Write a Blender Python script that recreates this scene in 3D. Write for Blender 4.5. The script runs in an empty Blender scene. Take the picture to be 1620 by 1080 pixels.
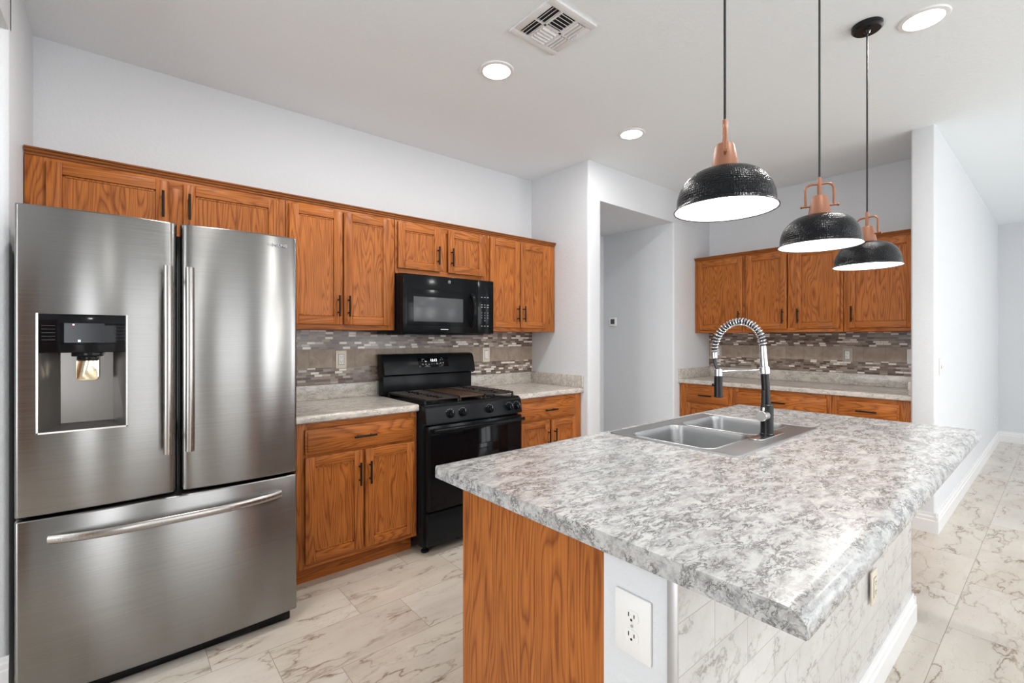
import bpy, bmesh, math, random
from mathutils import Vector, Matrix
random.seed(7)
S = bpy.context.scene
COL = S.collection
PI = math.pi

# ------------------------------------------------------------------ camera
cam_d = bpy.data.cameras.new('camera')
cam = bpy.data.objects.new('camera', cam_d)
COL.objects.link(cam)
cam_d.sensor_width = 36.0
cam_d.lens = 36.0 * 739.3 / 1620.0
cam_d.shift_y = -5.6 / 1620.0
cam_d.clip_start = 0.02
cam.location = (0, 0, 1.319)
cam.rotation_euler = (PI / 2, 0, math.radians(49.957 - 90))
S.camera = cam

# ------------------------------------------------------------------ world, exposure
W = bpy.data.worlds.new('world')
S.world = W
W.use_nodes = True
W.node_tree.nodes['Background'].inputs[0].default_value = (0.85, 0.92, 1.0, 1)
W.node_tree.nodes['Background'].inputs[1].default_value = 1.0
S.view_settings.view_transform = 'Standard'
S.view_settings.look = 'None'
S.view_settings.gamma = 1.0
S.view_settings.exposure = 0.61
S.view_settings.use_curve_mapping = False
S.cycles.max_bounces = 8
S.cycles.diffuse_bounces = 5
S.cycles.glossy_bounces = 5
S.cycles.sample_clamp_indirect = 6.0
S.cycles.caustics_reflective = False
S.cycles.caustics_refractive = False


def area_light(name, loc, rot, sx, sy, power, col=(1, 1, 1), shape='RECTANGLE', spread=None):
    d = bpy.data.lights.new(name, 'AREA')
    d.shape = shape
    d.size = sx
    d.size_y = sy
    d.energy = power
    d.color = col
    if spread:
        d.spread = spread
    o = bpy.data.objects.new(name, d)
    COL.objects.link(o)
    o.location = loc
    o.rotation_euler = rot
    return o


# area lamps in unseen rear windows, set for steel reflections and added fill
DAY = (0.96, 0.98, 1.0)
REAR_Y = -3.6
# window rectangles in the rear wall: x0, x1, z0, z1, power
REAR_WIN = [(-0.90, -0.30, 0.1, 2.55, 15), (0.45, 1.70, 0.1, 2.55, 30), (2.30, 3.00, 0.1, 2.55, 24), (3.7, 4.9, 0.1, 2.4, 38), (7.0, 8.4, 0.1, 2.4, 26)]
for wi, (x0, x1, z0, z1, pw) in enumerate(REAR_WIN):
    area_light('window_fill_light', ((x0 + x1) / 2, REAR_Y - 0.10, (z0 + z1) / 2), (PI / 2, 0, 0), x1 - x0, z1 - z0, pw, DAY)
# added lamp in an invented left-room window, brightens the side-facing walls
LEFT_X = -3.2
area_light('window_fill_light', (LEFT_X - 0.10, 0.75, 1.35), (PI / 2, 0, -PI / 2), 2.0, 1.8, 42, DAY)
# ceiling area lamps: some sit at the lit discs, the rest are added fill
ZC = 2.762
CANS = [(1.56, 1.985), (2.771, 1.985), (2.785, 0.42)]
CANS_FILL = [(1.45, 0.0), (0.35, 1.985), (0.0, -1.6), (2.8, -1.6), (5.6, -1.4), (-1.8, 1.0)]  # extra lamps out of view, no fixtures built, added for more light
for ci, (x, y) in enumerate(CANS + CANS_FILL):
    area_light('downlight_and_fill', (x, y, ZC - 0.012), (0, 0, 0), 0.13, 0.13, (9.0, 4.2, 7.5)[ci] if ci < 3 else 6.0, (1.0, 0.98, 0.955), 'DISK')

# ------------------------------------------------------------------ node helpers


class NT:
    def __init__(self, name, rough=0.5, spec=0.5, metal=0.0):
        self.m = bpy.data.materials.new(name)
        self.m.use_nodes = True
        self.t = self.m.node_tree
        self.b = self.t.nodes['Principled BSDF']
        self.set('Roughness', rough)
        self.set('Specular IOR Level', spec)
        self.set('Metallic', metal)

    def set(self, k, v):
        s = self.b.inputs[k]
        if isinstance(v, bpy.types.NodeSocket):
            self.t.links.new(v, s)
        elif isinstance(v, tuple) and len(v) == 3 and s.type == 'RGBA':
            s.default_value = (*v, 1)
        else:
            s.default_value = v

    def _in(self, s, v):
        if isinstance(v, bpy.types.NodeSocket):
            self.t.links.new(v, s)
        elif s.type == 'RGBA' and isinstance(v, tuple) and len(v) == 3:
            s.default_value = (*v, 1)
        else:
            s.default_value = v

    def node(self, ty, **kw):
        n = self.t.nodes.new(ty)
        for k, v in kw.items():
            setattr(n, k, v)
        return n

    def math(self, op, a, b=0.0, c=0.0):
        n = self.node('ShaderNodeMath', operation=op)
        self._in(n.inputs[0], a)
        self._in(n.inputs[1], b)
        self._in(n.inputs[2], c)
        return n.outputs[0]

    def obj(self):
        return self.node('ShaderNodeTexCoord').outputs['Object']

    def rnd(self):
        return self.node('ShaderNodeObjectInfo').outputs['Random']

    def sep(self, v):
        n = self.node('ShaderNodeSeparateXYZ')
        self._in(n.inputs[0], v)
        return n.outputs

    def comb(self, x=0.0, y=0.0, z=0.0):
        n = self.node('ShaderNodeCombineXYZ')
        for i, v in enumerate((x, y, z)):
            self._in(n.inputs[i], v)
        return n.outputs[0]

    def vmath(self, op, a, b=(0, 0, 0)):
        n = self.node('ShaderNodeVectorMath', operation=op)
        self._in(n.inputs[0], a)
        self._in(n.inputs[1], b)
        return n.outputs[0]

    def noise(self, vec, scale=5.0, detail=2.0, rough=0.5, dist=0.0, color=False):
        n = self.node('ShaderNodeTexNoise')
        self._in(n.inputs['Vector'], vec)
        self._in(n.inputs['Scale'], scale)
        n.inputs['Detail'].default_value = detail
        n.inputs['Roughness'].default_value = rough
        n.inputs['Distortion'].default_value = dist
        return n.outputs['Color' if color else 'Fac']

    def white(self, vec):
        n = self.node('ShaderNodeTexWhiteNoise', noise_dimensions='3D')
        self._in(n.inputs['Vector'], vec)
        return n.outputs

    def ramp(self, fac, stops, mode='LINEAR'):
        n = self.node('ShaderNodeValToRGB')
        cr = n.color_ramp
        cr.interpolation = mode
        while len(cr.elements) < len(stops):
            cr.elements.new(0.5)
        for e, (p, c) in zip(cr.elements, stops):
            e.position = p
            e.color = (*c, 1) if not isinstance(c, (int, float)) else (c, c, c, 1)
        self._in(n.inputs[0], fac)
        return n.outputs[0]

    def mix(self, fac, a, b):
        n = self.node('ShaderNodeMix', data_type='RGBA')
        self._in(n.inputs[0], fac)
        self._in(n.inputs[6], a)
        self._in(n.inputs[7], b)
        return n.outputs[2]

    def bump(self, h, strength=0.3, dist=0.01):
        n = self.node('ShaderNodeBump')
        n.inputs['Strength'].default_value = strength
        n.inputs['Distance'].default_value = dist
        self._in(n.inputs['Height'], h)
        self.set('Normal', n.outputs[0])

    def grid(self, u, v, w, h, step=0.0, gap=0.003, jitter=False):
        """running-bond grid: returns (joint mask, cell id vector)"""
        vv = self.math('DIVIDE', v, h)
        j = self.math('FLOOR', vv)
        fv = self.math('SUBTRACT', vv, j)
        if jitter:
            off = self.math('MULTIPLY', self.white(self.comb(j, 3.7, 1.1))[0], w)
        else:
            off = self.math('MULTIPLY', j, step)
        uu = self.math('DIVIDE', self.math('ADD', u, off), w)
        i = self.math('FLOOR', uu)
        fu = self.math('SUBTRACT', uu, i)
        du = self.math('MULTIPLY', self.math('MINIMUM', fu, self.math('SUBTRACT', 1.0, fu)), w)
        dv = self.math('MULTIPLY', self.math('MINIMUM', fv, self.math('SUBTRACT', 1.0, fv)), h)
        d = self.math('MINIMUM', du, dv)
        return self.math('LESS_THAN', d, gap / 2), self.comb(i, j, 0.0)


def flat(name, col, rough=0.5, spec=0.5, metal=0.0, **kw):
    n = NT(name, rough, spec, metal)
    n.set('Base Color', col)
    for k, v in kw.items():
        n.set(k.replace('_', ' '), v)
    return n.m


def paint(name, col, bump=0.12, scale=70, rough=0.55):
    n = NT(name, rough, 0.3)
    n.set('Base Color', col)
    c = n.obj()
    h = n.noise(c, scale, 3, 0.6)
    h2 = n.ramp(h, [(0.42, 0.0), (0.6, 1.0)])
    n.bump(h2, bump, 0.004)
    return n.m


def oak(name, axis, light=(0.50, 0.165, 0.034), dark=(0.21, 0.052, 0.009), cath=1.0):
    n = NT(name, 0.42, 0.2)
    c = n.obj()
    r = n.rnd()
    x, y, z = n.sep(c)[0], n.sep(c)[1], n.sep(c)[2]
    off = n.comb(n.math('MULTIPLY', r, 37.0), n.math('MULTIPLY', r, 91.0), n.math('MULTIPLY', r, 53.0))
    long, wide, fine = 0.9, 9.0, 9.0
    if axis == 'z':
        s1, s2 = (wide, wide, long), (170.0, 170.0, 5.0)
    elif axis == 'x':
        s1, s2 = (long, wide, wide), (5.0, 170.0, 170.0)
    else:
        s1, s2 = (wide, long, wide), (170.0, 5.0, 170.0)
    p1 = n.vmath('ADD', n.vmath('MULTIPLY', c, s1), off)
    p2 = n.vmath('ADD', n.vmath('MULTIPLY', c, s2), off)
    a = n.noise(p1, 1.0, 2.0, 0.4, 0.25)
    wob = n.noise(p2, 0.35, 2.0, 0.6)
    f = n.math('ADD', n.math('MULTIPLY', a, 22.0 * cath), n.math('MULTIPLY', wob, 0.35))
    f = n.math('FRACT', f)
    rings = n.ramp(f, [(0.0, 0.85), (0.10, 0.55), (0.45, 0.08), (0.8, 0.18), (1.0, 0.85)])
    pores = n.ramp(n.noise(p2, 1.0, 3.0, 0.65), [(0.35, 0.6), (0.6, 0.0)])
    rb = n.sep(rings)[0]
    pb = n.sep(pores)[0]
    t = n.math('MINIMUM', n.math('ADD', n.math('MULTIPLY', rb, 0.85), n.math('MULTIPLY', pb, 0.70)), 1.0)
    base = n.mix(t, light, dark)
    big = n.noise(n.vmath('ADD', c, off), 2.0, 1.0)
    tone = n.ramp(big, [(0.3, 0.86), (0.7, 1.08)])
    mx = n.node('ShaderNodeMix', data_type='RGBA', blend_type='MULTIPLY')
    mx.inputs[0].default_value = 1.0
    n._in(mx.inputs[6], base)
    n._in(mx.inputs[7], tone)
    n.set('Base Color', mx.outputs[2])
    n.bump(n.math('SUBTRACT', 1.0, t), 0.03, 0.001)
    n.set('Coat Weight', 0.06)
    n.set('Coat Roughness', 0.25)
    return n.m


def granite(name, sc=1.0, base=(0.54, 0.54, 0.535), stretch=(1.0, 2.1, 2.1), rough=0.22, kc=1.0, kv=1.0, fleck=0.33):
    n = NT(name, rough, 0.5)
    c = n.obj()
    r = n.rnd()
    off = n.comb(n.math('MULTIPLY', r, 31.0), n.math('MULTIPLY', r, 17.0), n.math('MULTIPLY', r, 23.0))
    p = n.vmath('ADD', n.vmath('MULTIPLY', c, tuple(s * sc for s in stretch)), off)
    warp = n.vmath('ADD', p, n.vmath('MULTIPLY', n.noise(p, 4.0, 4.0, 0.6, color=True), (0.22, 0.22, 0.22)))
    cloud = n.noise(warp, 5.5, 8.0, 0.72, 0.3)
    cl = n.sep(n.ramp(cloud, [(0.30, 1.0), (0.43, 0.70), (0.52, 0.22), (0.62, 0.0)]))[0]
    c1 = n.mix(n.math('MULTIPLY', cl, kc), base, (0.20, 0.20, 0.205))
    warm = n.sep(n.ramp(n.noise(p, 2.6, 5.0, 0.6), [(0.55, 0.0), (0.72, 0.35)]))[0]
    c2 = n.mix(warm, c1, (0.36, 0.31, 0.27))
    vein = n.math('ABSOLUTE', n.math('SUBTRACT', n.noise(warp, 7.5, 7.0, 0.68, 0.5), 0.5))
    vm = n.sep(n.ramp(vein, [(0.0, 0.95), (0.022, 0.6), (0.05, 0.0)]))[0]
    gate = n.sep(n.ramp(n.noise(p, 3.4, 4.0, 0.6), [(0.40, 0.0), (0.55, 1.0)]))[0]
    c3 = n.mix(n.math('MULTIPLY', n.math('MULTIPLY', vm, gate), kv), c2, (0.075, 0.068, 0.064))
    fl = n.sep(n.ramp(n.noise(warp, 34.0, 3.0, 0.6), [(fleck - 0.08, 0.85), (fleck, 0.0)]))[0]
    c4 = n.mix(fl, c3, (0.12, 0.10, 0.09))
    n.set('Base Color', c4)
    n.set('Coat Weight', 0.15)
    n.set('Coat Roughness', 0.12)
    n.bump(n.noise(c, 180.0, 2.0), 0.05, 0.001)
    return n.m


def marble_tile(name, axes, w, h, u0, v0, step, gap, base, vein, grout, stretch, rough=0.2, warm=None):
    n = NT(name, rough, 0.5)
    c = n.obj()
    o = n.sep(c)
    u, v = o[axes[0]], o[axes[1]]
    mask, cid = n.grid(n.math('SUBTRACT', u, u0), n.math('SUBTRACT', v, v0), w, h, step, gap)
    wn = n.white(cid)
    offs = n.vmath('MULTIPLY', wn[1], (9.0, 9.0, 9.0))
    p = n.vmath('ADD', n.comb(n.math('MULTIPLY', u, stretch[0]), n.math('MULTIPLY', v, stretch[1]), 0.0), offs)
    # each tile's veins run at a slightly different slant
    wp = n.vmath('ADD', p, n.vmath('MULTIPLY', n.noise(p, 1.6, 4.0, 0.55, color=True), (0.45, 0.45, 0.45)))
    a = n.math('ABSOLUTE', n.math('SUBTRACT', n.noise(wp, 1.25, 5.0, 0.55), 0.5))
    line = n.sep(n.ramp(a, [(0.0, 0.95), (0.007, 0.5), (0.02, 0.0)]))[0]
    gate = n.sep(n.ramp(n.noise(p, 1.7, 3.0, 0.6), [(0.40, 0.22), (0.62, 1.0)]))[0]
    a2 = n.math('ABSOLUTE', n.math('SUBTRACT', n.noise(wp, 2.6, 6.0, 0.6), 0.47))
    halo = n.sep(n.ramp(a, [(0.0, 0.28), (0.08, 0.0)]))[0]
    line2 = n.sep(n.ramp(a2, [(0.0, 0.75), (0.010, 0.0)]))[0]
    m = n.math('ADD', n.math('MULTIPLY', line, gate), n.math('MULTIPLY', n.math('ADD', line2, halo), n.math('MULTIPLY', gate, 0.55)))
    m = n.math('MINIMUM', m, 1.0)
    tone = n.mix(wn[0], base, warm or base)
    cloud = n.sep(n.ramp(n.noise(p, 1.2, 4.0, 0.6), [(0.35, 0.0), (0.75, 0.30)]))[0]
    tone = n.mix(cloud, tone, vein)
    col = n.mix(m, tone, vein)
    col = n.mix(mask, col, grout)
    n.set('Base Color', col)
    n.bump(n.math('SUBTRACT', 1.0, mask), 0.25, 0.002)
    return n.m


def mosaic(name, axes, z0, rowh):
    n = NT(name, 0.22, 0.5)
    o = n.sep(n.obj())
    u, v = o[axes[0]], o[axes[1]]
    mask, cid = n.grid(u, n.math('SUBTRACT', v, z0), 0.052, rowh, 0.0, 0.0022, jitter=True)
    wn = n.white(cid)
    col = n.ramp(wn[0], [(0.0, (0.10, 0.062, 0.048)), (0.16, (0.165, 0.115, 0.088)), (0.42, (0.25, 0.19, 0.150)),
                         (0.60, (0.33, 0.265, 0.22)), (0.72, (0.48, 0.415, 0.36)), (0.80, (0.78, 0.72, 0.64))], 'CONSTANT')
    n.set('Base Color', n.mix(mask, col, (0.22, 0.19, 0.17)))
    n.bump(n.math('SUBTRACT', 1.0, mask), 0.3, 0.002)
    return n.m


def stone(name, axes):
    n = NT(name, 0.45, 0.4)
    c = n.obj()
    o = n.sep(c)
    u, v = o[axes[0]], o[axes[1]]
    mask, cid = n.grid(u, v, 0.152, 4.0, 0.0, 0.003)
    wn = n.white(cid)
    p = n.vmath('ADD', c, n.vmath('MULTIPLY', wn[1], (7.0, 7.0, 7.0)))
    cl = n.noise(p, 14.0, 6.0, 0.65, 0.6)
    col = n.ramp(cl, [(0.3, (0.23, 0.172, 0.128)), (0.5, (0.34, 0.265, 0.205)), (0.7, (0.42, 0.34, 0.27))])
    tone = n.mix(n.math('MULTIPLY', wn[0], 0.45), col, (0.25, 0.195, 0.155))
    n.set('Base Color', n.mix(mask, tone, (0.20, 0.17, 0.145)))
    n.bump(n.math('SUBTRACT', 1.0, mask), 0.3, 0.002)
    return n.m


def steel(name, col=(0.275, 0.27, 0.262), rough=0.25, aniso=0.93, horiz=True):
    n = NT(name, rough, 0.5, 1.0)
    c = n.obj()
    s = (3.0, 3.0, 420.0) if horiz else (420.0, 420.0, 3.0)
    st = n.noise(n.vmath('MULTIPLY', c, s), 1.0, 3.0, 0.6)
    n.set('Base Color', n.ramp(st, [(0.3, tuple(0.93 * k for k in col)), (0.7, tuple(min(1, 1.05 * k) for k in col))]))
    n.set('Roughness', n.sep(n.ramp(st, [(0.3, rough * 0.92), (0.7, rough * 1.08)]))[0])
    tg = n.node('ShaderNodeTangent', direction_type='RADIAL', axis='Z')
    n.t.links.new(tg.outputs[0], n.b.inputs['Tangent'])
    n.set('Anisotropic', aniso)
    n.set('Anisotropic Rotation', 0.25)
    return n.m


def hammered(name):
    n = NT(name, 0.22, 0.22)
    c = n.obj()
    o = n.sep(c)
    ang = n.math('ARCTAN2', o[1], o[0])
    rad = n.math('SQRT', n.math('ADD', n.math('MULTIPLY', o[0], o[0]), n.math('MULTIPLY', o[1], o[1])))
    arc = n.math('SUBTRACT', rad, o[2])
    u = n.math('MULTIPLY', ang, 19.1)
    v = n.math('MULTIPLY', arc, 120.0)
    vo = n.node('ShaderNodeTexVoronoi', feature='SMOOTH_F1')
    vo.inputs['Scale'].default_value = 1.0
    vo.inputs['Randomness'].default_value = 0.35
    n._in(vo.inputs['Vector'], n.comb(u, v, 0.0))
    n.set('Base Color', (0.006, 0.0065, 0.008))
    n.bump(vo.outputs['Distance'], 0.55, 0.004)
    return n.m


def emit(name, col, strength, base=(0.8, 0.8, 0.8)):
    n = NT(name, 0.5, 0.3)
    n.set('Base Color', base)
    n.set('Emission Color', col)
    n.set('Emission Strength', strength)
    return n.m


M = {}
M['wall'] = paint('wall_paint', (0.68, 0.695, 0.715), 0.16, 60)
M['ceil'] = paint('ceiling_paint', (0.83, 0.875, 0.90), 0.15, 45, 0.7)
M['white'] = flat('white_trim_paint', (0.80, 0.80, 0.80), 0.3)
M['door_wood'] = flat('brown_door', (0.20, 0.085, 0.03), 0.4)
M['oak_v'] = oak('oak_vertical_grain', 'z')
M['oak_h'] = oak('oak_horizontal_grain', 'x')
M['oak_y'] = oak('oak_depth_grain', 'y')
M['oak_p'] = oak('oak_plywood_panel', 'z', cath=1.25)
M['oak_in'] = flat('oak_shadow_gap', (0.10, 0.035, 0.010), 0.6)
M['crown'] = oak('oak_crown', 'x', (0.30, 0.095, 0.020), (0.17, 0.05, 0.010))
M['black_metal'] = flat('black_pull_metal', (0.010, 0.007, 0.006), 0.4, 0.2, 0.0)
M['granite'] = granite('speckled_laminate', 3.3, (0.54, 0.54, 0.535), kc=0.75, kv=1.0, fleck=0.35)
M['granite_s'] = granite('laminate_oak_reflection', 3.4, (0.64, 0.585, 0.52), kc=0.35, kv=0.6, fleck=0.36)  # same laminate, with the warm reflection of the oak put into its base colour
M['floor'] = marble_tile('marble_floor_tile', (0, 1), 0.605, 0.3035, 0.28, 0.355, 0.2017, 0.0026,
                         (0.675, 0.625, 0.56), (0.26, 0.185, 0.125), (0.36, 0.30, 0.24), (1.7, 4.6), 0.16, (0.65, 0.575, 0.485))
M['isl_tile'] = marble_tile('white_marble_tile', (0, 2), 0.306, 0.102, 0.979, 0.0685, 0.153, 0.0022,
                            (0.66, 0.655, 0.645), (0.34, 0.325, 0.31), (0.45, 0.43, 0.41), (4.6, 5.6), 0.10, (0.64, 0.63, 0.62))
M['mos_hi'] = mosaic('mosaic_tile_upper', (0, 2), 0.0, 0.0165)
M['stone'] = stone('stone_tile', (0, 2))
M['steel'] = steel('brushed_steel')
M['steel_v'] = steel('brushed_steel_handle', (0.40, 0.38, 0.36), 0.26, 0.3, False)
M['sink_steel'] = steel('sink_steel', (0.38, 0.385, 0.39), 0.42, 0.4)
M['chrome'] = flat('chrome', (0.82, 0.82, 0.83), 0.08, 0.5, 1.0)
M['nickel'] = flat('satin_nickel', (0.60, 0.58, 0.56), 0.22, 0.5, 1.0)
M['fridge_dark'] = flat('dark_grey_case', (0.035, 0.035, 0.037), 0.5)
M['fridge_black'] = flat('gloss_black_panel', (0.004, 0.004, 0.005), 0.08, 0.2)
M['niche'] = flat('dispenser_grey', (0.16, 0.15, 0.14), 0.18, 0.5, 0.6)
M['gold'] = flat('polished_paddle', (0.78, 0.70, 0.52), 0.12, 0.5, 1.0)
M['screen'] = flat('dim_display_glass', (0.030, 0.032, 0.038), 0.12, 0.25)
M['red_led'] = emit('red_indicator', (1.0, 0.15, 0.15), 1.2)
M['blue_led'] = emit('blue_indicator', (0.15, 0.4, 1.0), 1.6)
M['white_led'] = emit('white_clock_digits', (0.9, 0.95, 1.0), 1.6)
M['black_app'] = flat('black_enamel', (0.006, 0.007, 0.008), 0.13, 0.13)
M['black_satin'] = flat('black_satin_enamel', (0.009, 0.0105, 0.012), 0.26, 0.14)
M['black_glass'] = flat('black_oven_glass', (0.004, 0.004, 0.005), 0.06, 0.16)
M['mw_glass'] = flat('grey_microwave_window', (0.075, 0.08, 0.086), 0.2, 0.25)
M['iron'] = flat('cast_iron', (0.022, 0.015, 0.012), 0.5, 0.4)
M['griddle'] = flat('brown_griddle', (0.06, 0.034, 0.022), 0.45, 0.4)
M['mark'] = flat('light_grey_print', (0.45, 0.46, 0.47), 0.5)
M['logo'] = flat('silver_lettering', (0.50, 0.51, 0.52), 0.3, 0.5, 0.8)
M['plastic'] = flat('white_plastic', (0.80, 0.79, 0.77), 0.35)
M['plate_tan'] = flat('taupe_plate', (0.40, 0.36, 0.32), 0.4)
M['almond'] = flat('almond_plastic', (0.72, 0.66, 0.54), 0.35)
M['slot'] = flat('dark_slot', (0.03, 0.03, 0.03), 0.6)
M['shade'] = hammered('hammered_black_shade')
M['shade_in'] = flat('white_shade_lining', (0.90, 0.90, 0.90), 0.5)
M['copper'] = flat('rose_copper_paint', (0.31, 0.135, 0.078), 0.45, 0.4, 0.15)
M['copper_d'] = flat('rose_copper_rod', (0.33, 0.135, 0.070), 0.35, 0.5, 0.4)
M['cord'] = flat('black_cord', (0.012, 0.012, 0.012), 0.6)
M['bulb'] = emit('lit_bulb', (1.0, 0.97, 0.92), 30.0)
M['can'] = emit('lit_diffuser', (1.0, 0.965, 0.90), 6.0)
M['faucet_black'] = flat('matte_black_faucet', (0.008, 0.008, 0.009), 0.35, 0.3)
M['hose'] = flat('dark_hose', (0.02, 0.025, 0.03), 0.4)
M['drain'] = flat('drain_dark', (0.10, 0.10, 0.10), 0.3, 0.5, 1.0)
M['alu'] = flat('brushed_aluminium_edge', (0.50, 0.50, 0.50), 0.35, 0.5, 0.9)
M['vent_dark'] = flat('vent_dark_inside', (0.03, 0.03, 0.03), 0.7)
M['vent_white'] = flat('vent_white_metal', (0.76, 0.76, 0.76), 0.4)

# ------------------------------------------------------------------ mesh builder


class MB:
    """collects shapes (own local coordinates) and links them as ONE mesh object"""

    def __init__(self):
        self.bm = bmesh.new()
        self.mats = []

    def _slot(self, m):
        if m not in self.mats:
            self.mats.append(m)
        return self.mats.index(m)

    def _merge(self, bm, m, xf=None):
        if xf is not None:
            bm.transform(xf)
        k = self._slot(m)
        vm = {}
        for v in bm.verts:
            vm[v] = self.bm.verts.new(v.co)
        for f in bm.faces:
            try:
                nf = self.bm.faces.new([vm[v] for v in f.verts])
            except ValueError:
                continue
            nf.material_index = k
        bm.free()
        return self

    def box(self, x0, x1, y0, y1, z0, z1, m, bev=0.0, seg=2, xf=None, only=None):
        bm = bmesh.new()
        bmesh.ops.create_cube(bm, size=1.0)
        for v in bm.verts:
            v.co = Vector(((x0 + x1) / 2 + v.co.x * (x1 - x0), (y0 + y1) / 2 + v.co.y * (y1 - y0), (z0 + z1) / 2 + v.co.z * (z1 - z0)))
        if bev > 0:
            es = list(bm.edges)
            if only:
                es = [e for e in es if abs((e.verts[0].co - e.verts[1].co).normalized()['xyz'.index(only)]) > 0.9]
            bmesh.ops.bevel(bm, geom=es, offset=min(bev, 0.49 * min(x1 - x0, y1 - y0, z1 - z0) if not only else bev), segments=seg, profile=0.5, affect='EDGES')
        return self._merge(bm, m, xf)

    def lathe(self, prof, m, seg=32, xf=None, closed=False):
        """prof: list of (r, z) ; axis z"""
        bm = bmesh.new()
        rings = []
        for (r, z) in prof:
            if r < 1e-6:
                rings.append([bm.verts.new((0, 0, z))])
            else:
                rings.append([bm.verts.new((r * math.cos(2 * PI * k / seg), r * math.sin(2 * PI * k / seg), z)) for k in range(seg)])
        for a, b in zip(rings[:-1], rings[1:]):
            for k in range(seg):
                k2 = (k + 1) % seg
                if len(a) == 1 and len(b) == 1:
                    continue
                if len(a) == 1:
                    bm.faces.new([a[0], b[k], b[k2]])
                elif len(b) == 1:
                    bm.faces.new([a[k2], a[k], b[0]])
                else:
                    bm.faces.new([a[k], b[k], b[k2], a[k2]])
        bmesh.ops.recalc_face_normals(bm, faces=bm.faces)
        return self._merge(bm, m, xf)

    def cyl(self, p0, p1, r, m, seg=20, r1=None, bev=0.0):
        p0, p1 = Vector(p0), Vector(p1)
        d = p1 - p0
        L = d.length
        r1 = r if r1 is None else r1
        q = d.to_track_quat('Z', 'Y').to_matrix().to_4x4()
        xf = Matrix.Translation(p0) @ q
        if bev > 0:
            prof = [(0, 0), (r - bev, 0), (r, bev), (r1, L - bev), (r1 - bev, L), (0, L)]
        else:
            prof = [(0, 0), (r, 0), (r1, L), (0, L)]
        return self.lathe(prof, m, seg, xf)

    def tube(self, pts, r, m, seg=10, caps=True, flat_s=(1, 1)):
        pts = [Vector(p) for p in pts]
        bm = bmesh.new()
        rings = []
        t0 = (pts[1] - pts[0]).normalized()
        up = Vector((0, 0, 1)) if abs(t0.z) < 0.9 else Vector((0, 1, 0))
        nrm = (up - up.dot(t0) * t0).normalized()
        n = len(pts)
        for i, p in enumerate(pts):
            if i == 0:
                t = (pts[1] - pts[0]).normalized()
            elif i == n - 1:
                t = (pts[-1] - pts[-2]).normalized()
            else:
                t = (pts[i + 1] - pts[i - 1]).normalized()
            nrm = (nrm - nrm.dot(t) * t).normalized()
            b = t.cross(nrm)
            rr = r[i] if isinstance(r, (list, tuple)) else r
            rings.append([bm.verts.new(p + rr * (math.cos(2 * PI * k / seg) * nrm * flat_s[0] + math.sin(2 * PI * k / seg) * b * flat_s[1])) for k in range(seg)])
        for a, b in zip(rings[:-1], rings[1:]):
            for k in range(seg):
                k2 = (k + 1) % seg
                bm.faces.new([a[k], a[k2], b[k2], b[k]])
        if caps:
            bm.faces.new(list(reversed(rings[0])))
            bm.faces.new(rings[-1])
        bmesh.ops.recalc_face_normals(bm, faces=bm.faces)
        return self._merge(bm, m)

    def prism(self, poly, a0, a1, m, axis='z', bev=0.0, xf=None):
        """poly: 2D outline; axis z: (x,y); axis x: (y,z); axis y: (x,z)"""
        bm = bmesh.new()

        def P(u, v, a):
            return {'z': (u, v, a), 'x': (a, u, v), 'y': (u, a, v)}[axis]
        lo = [bm.verts.new(P(u, v, a0)) for u, v in poly]
        hi = [bm.verts.new(P(u, v, a1)) for u, v in poly]
        bm.faces.new(lo)
        bm.faces.new(hi)
        n = len(poly)
        for k in range(n):
            bm.faces.new([lo[k], lo[(k + 1) % n], hi[(k + 1) % n], hi[k]])
        bmesh.ops.recalc_face_normals(bm, faces=bm.faces)
        if bev > 0:
            es = [e for e in bm.edges if (e.verts[0] in lo and e.verts[1] in lo) or (e.verts[0] in hi and e.verts[1] in hi)]
            bmesh.ops.bevel(bm, geom=es, offset=bev, segments=2, profile=0.5, affect='EDGES')
        return self._merge(bm, m, xf)

    def quad(self, pts, m):
        bm = bmesh.new()
        bm.faces.new([bm.verts.new(p) for p in pts])
        return self._merge(bm, m)

    def text(self, s, size, m, xf, depth=0.0006, align='CENTER'):
        cu = bpy.data.curves.new('lettering', 'FONT')
        cu.body = s
        cu.size = size
        cu.extrude = depth
        cu.align_x = align
        cu.align_y = 'CENTER'
        o = bpy.data.objects.new('lettering', cu)
        COL.objects.link(o)
        dg = bpy.context.evaluated_depsgraph_get()
        me = bpy.data.meshes.new_from_object(o.evaluated_get(dg))
        bm = bmesh.new()
        bm.from_mesh(me)
        bpy.data.objects.remove(o)
        bpy.data.curves.remove(cu)
        bpy.data.meshes.remove(me)
        return self._merge(bm, m, xf)

    def build(self, name, parent=None, loc=(0, 0, 0), smooth=35):
        me = bpy.data.meshes.new(name)
        self.bm.to_mesh(me)
        self.bm.free()
        for m in self.mats:
            me.materials.append(m)
        if smooth:
            for p in me.polygons:
                p.use_smooth = True
            me.set_sharp_from_angle(angle=math.radians(smooth))
        o = bpy.data.objects.new(name, me)
        COL.objects.link(o)
        o.location = loc
        if parent:
            o.parent = parent
        return o


TEXT_F = Matrix.Rotation(PI / 2, 4, 'X')        # text lying in XY -> standing, facing -y


def thing(name, label, cat, loc=(0, 0, 0), rotz=0.0, group=None):
    o = bpy.data.objects.new(name, None)
    o.empty_display_size = 0.1
    COL.objects.link(o)
    o.location = loc
    o.rotation_euler = (0, 0, rotz)
    o['label'] = label
    o['category'] = cat
    if group:
        o['group'] = group
    return o


def tag(o, label, cat, group=None):
    o['label'] = label
    o['category'] = cat
    if group:
        o['group'] = group
    return o


def struct(o):
    o['kind'] = 'structure'
    return o


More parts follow.
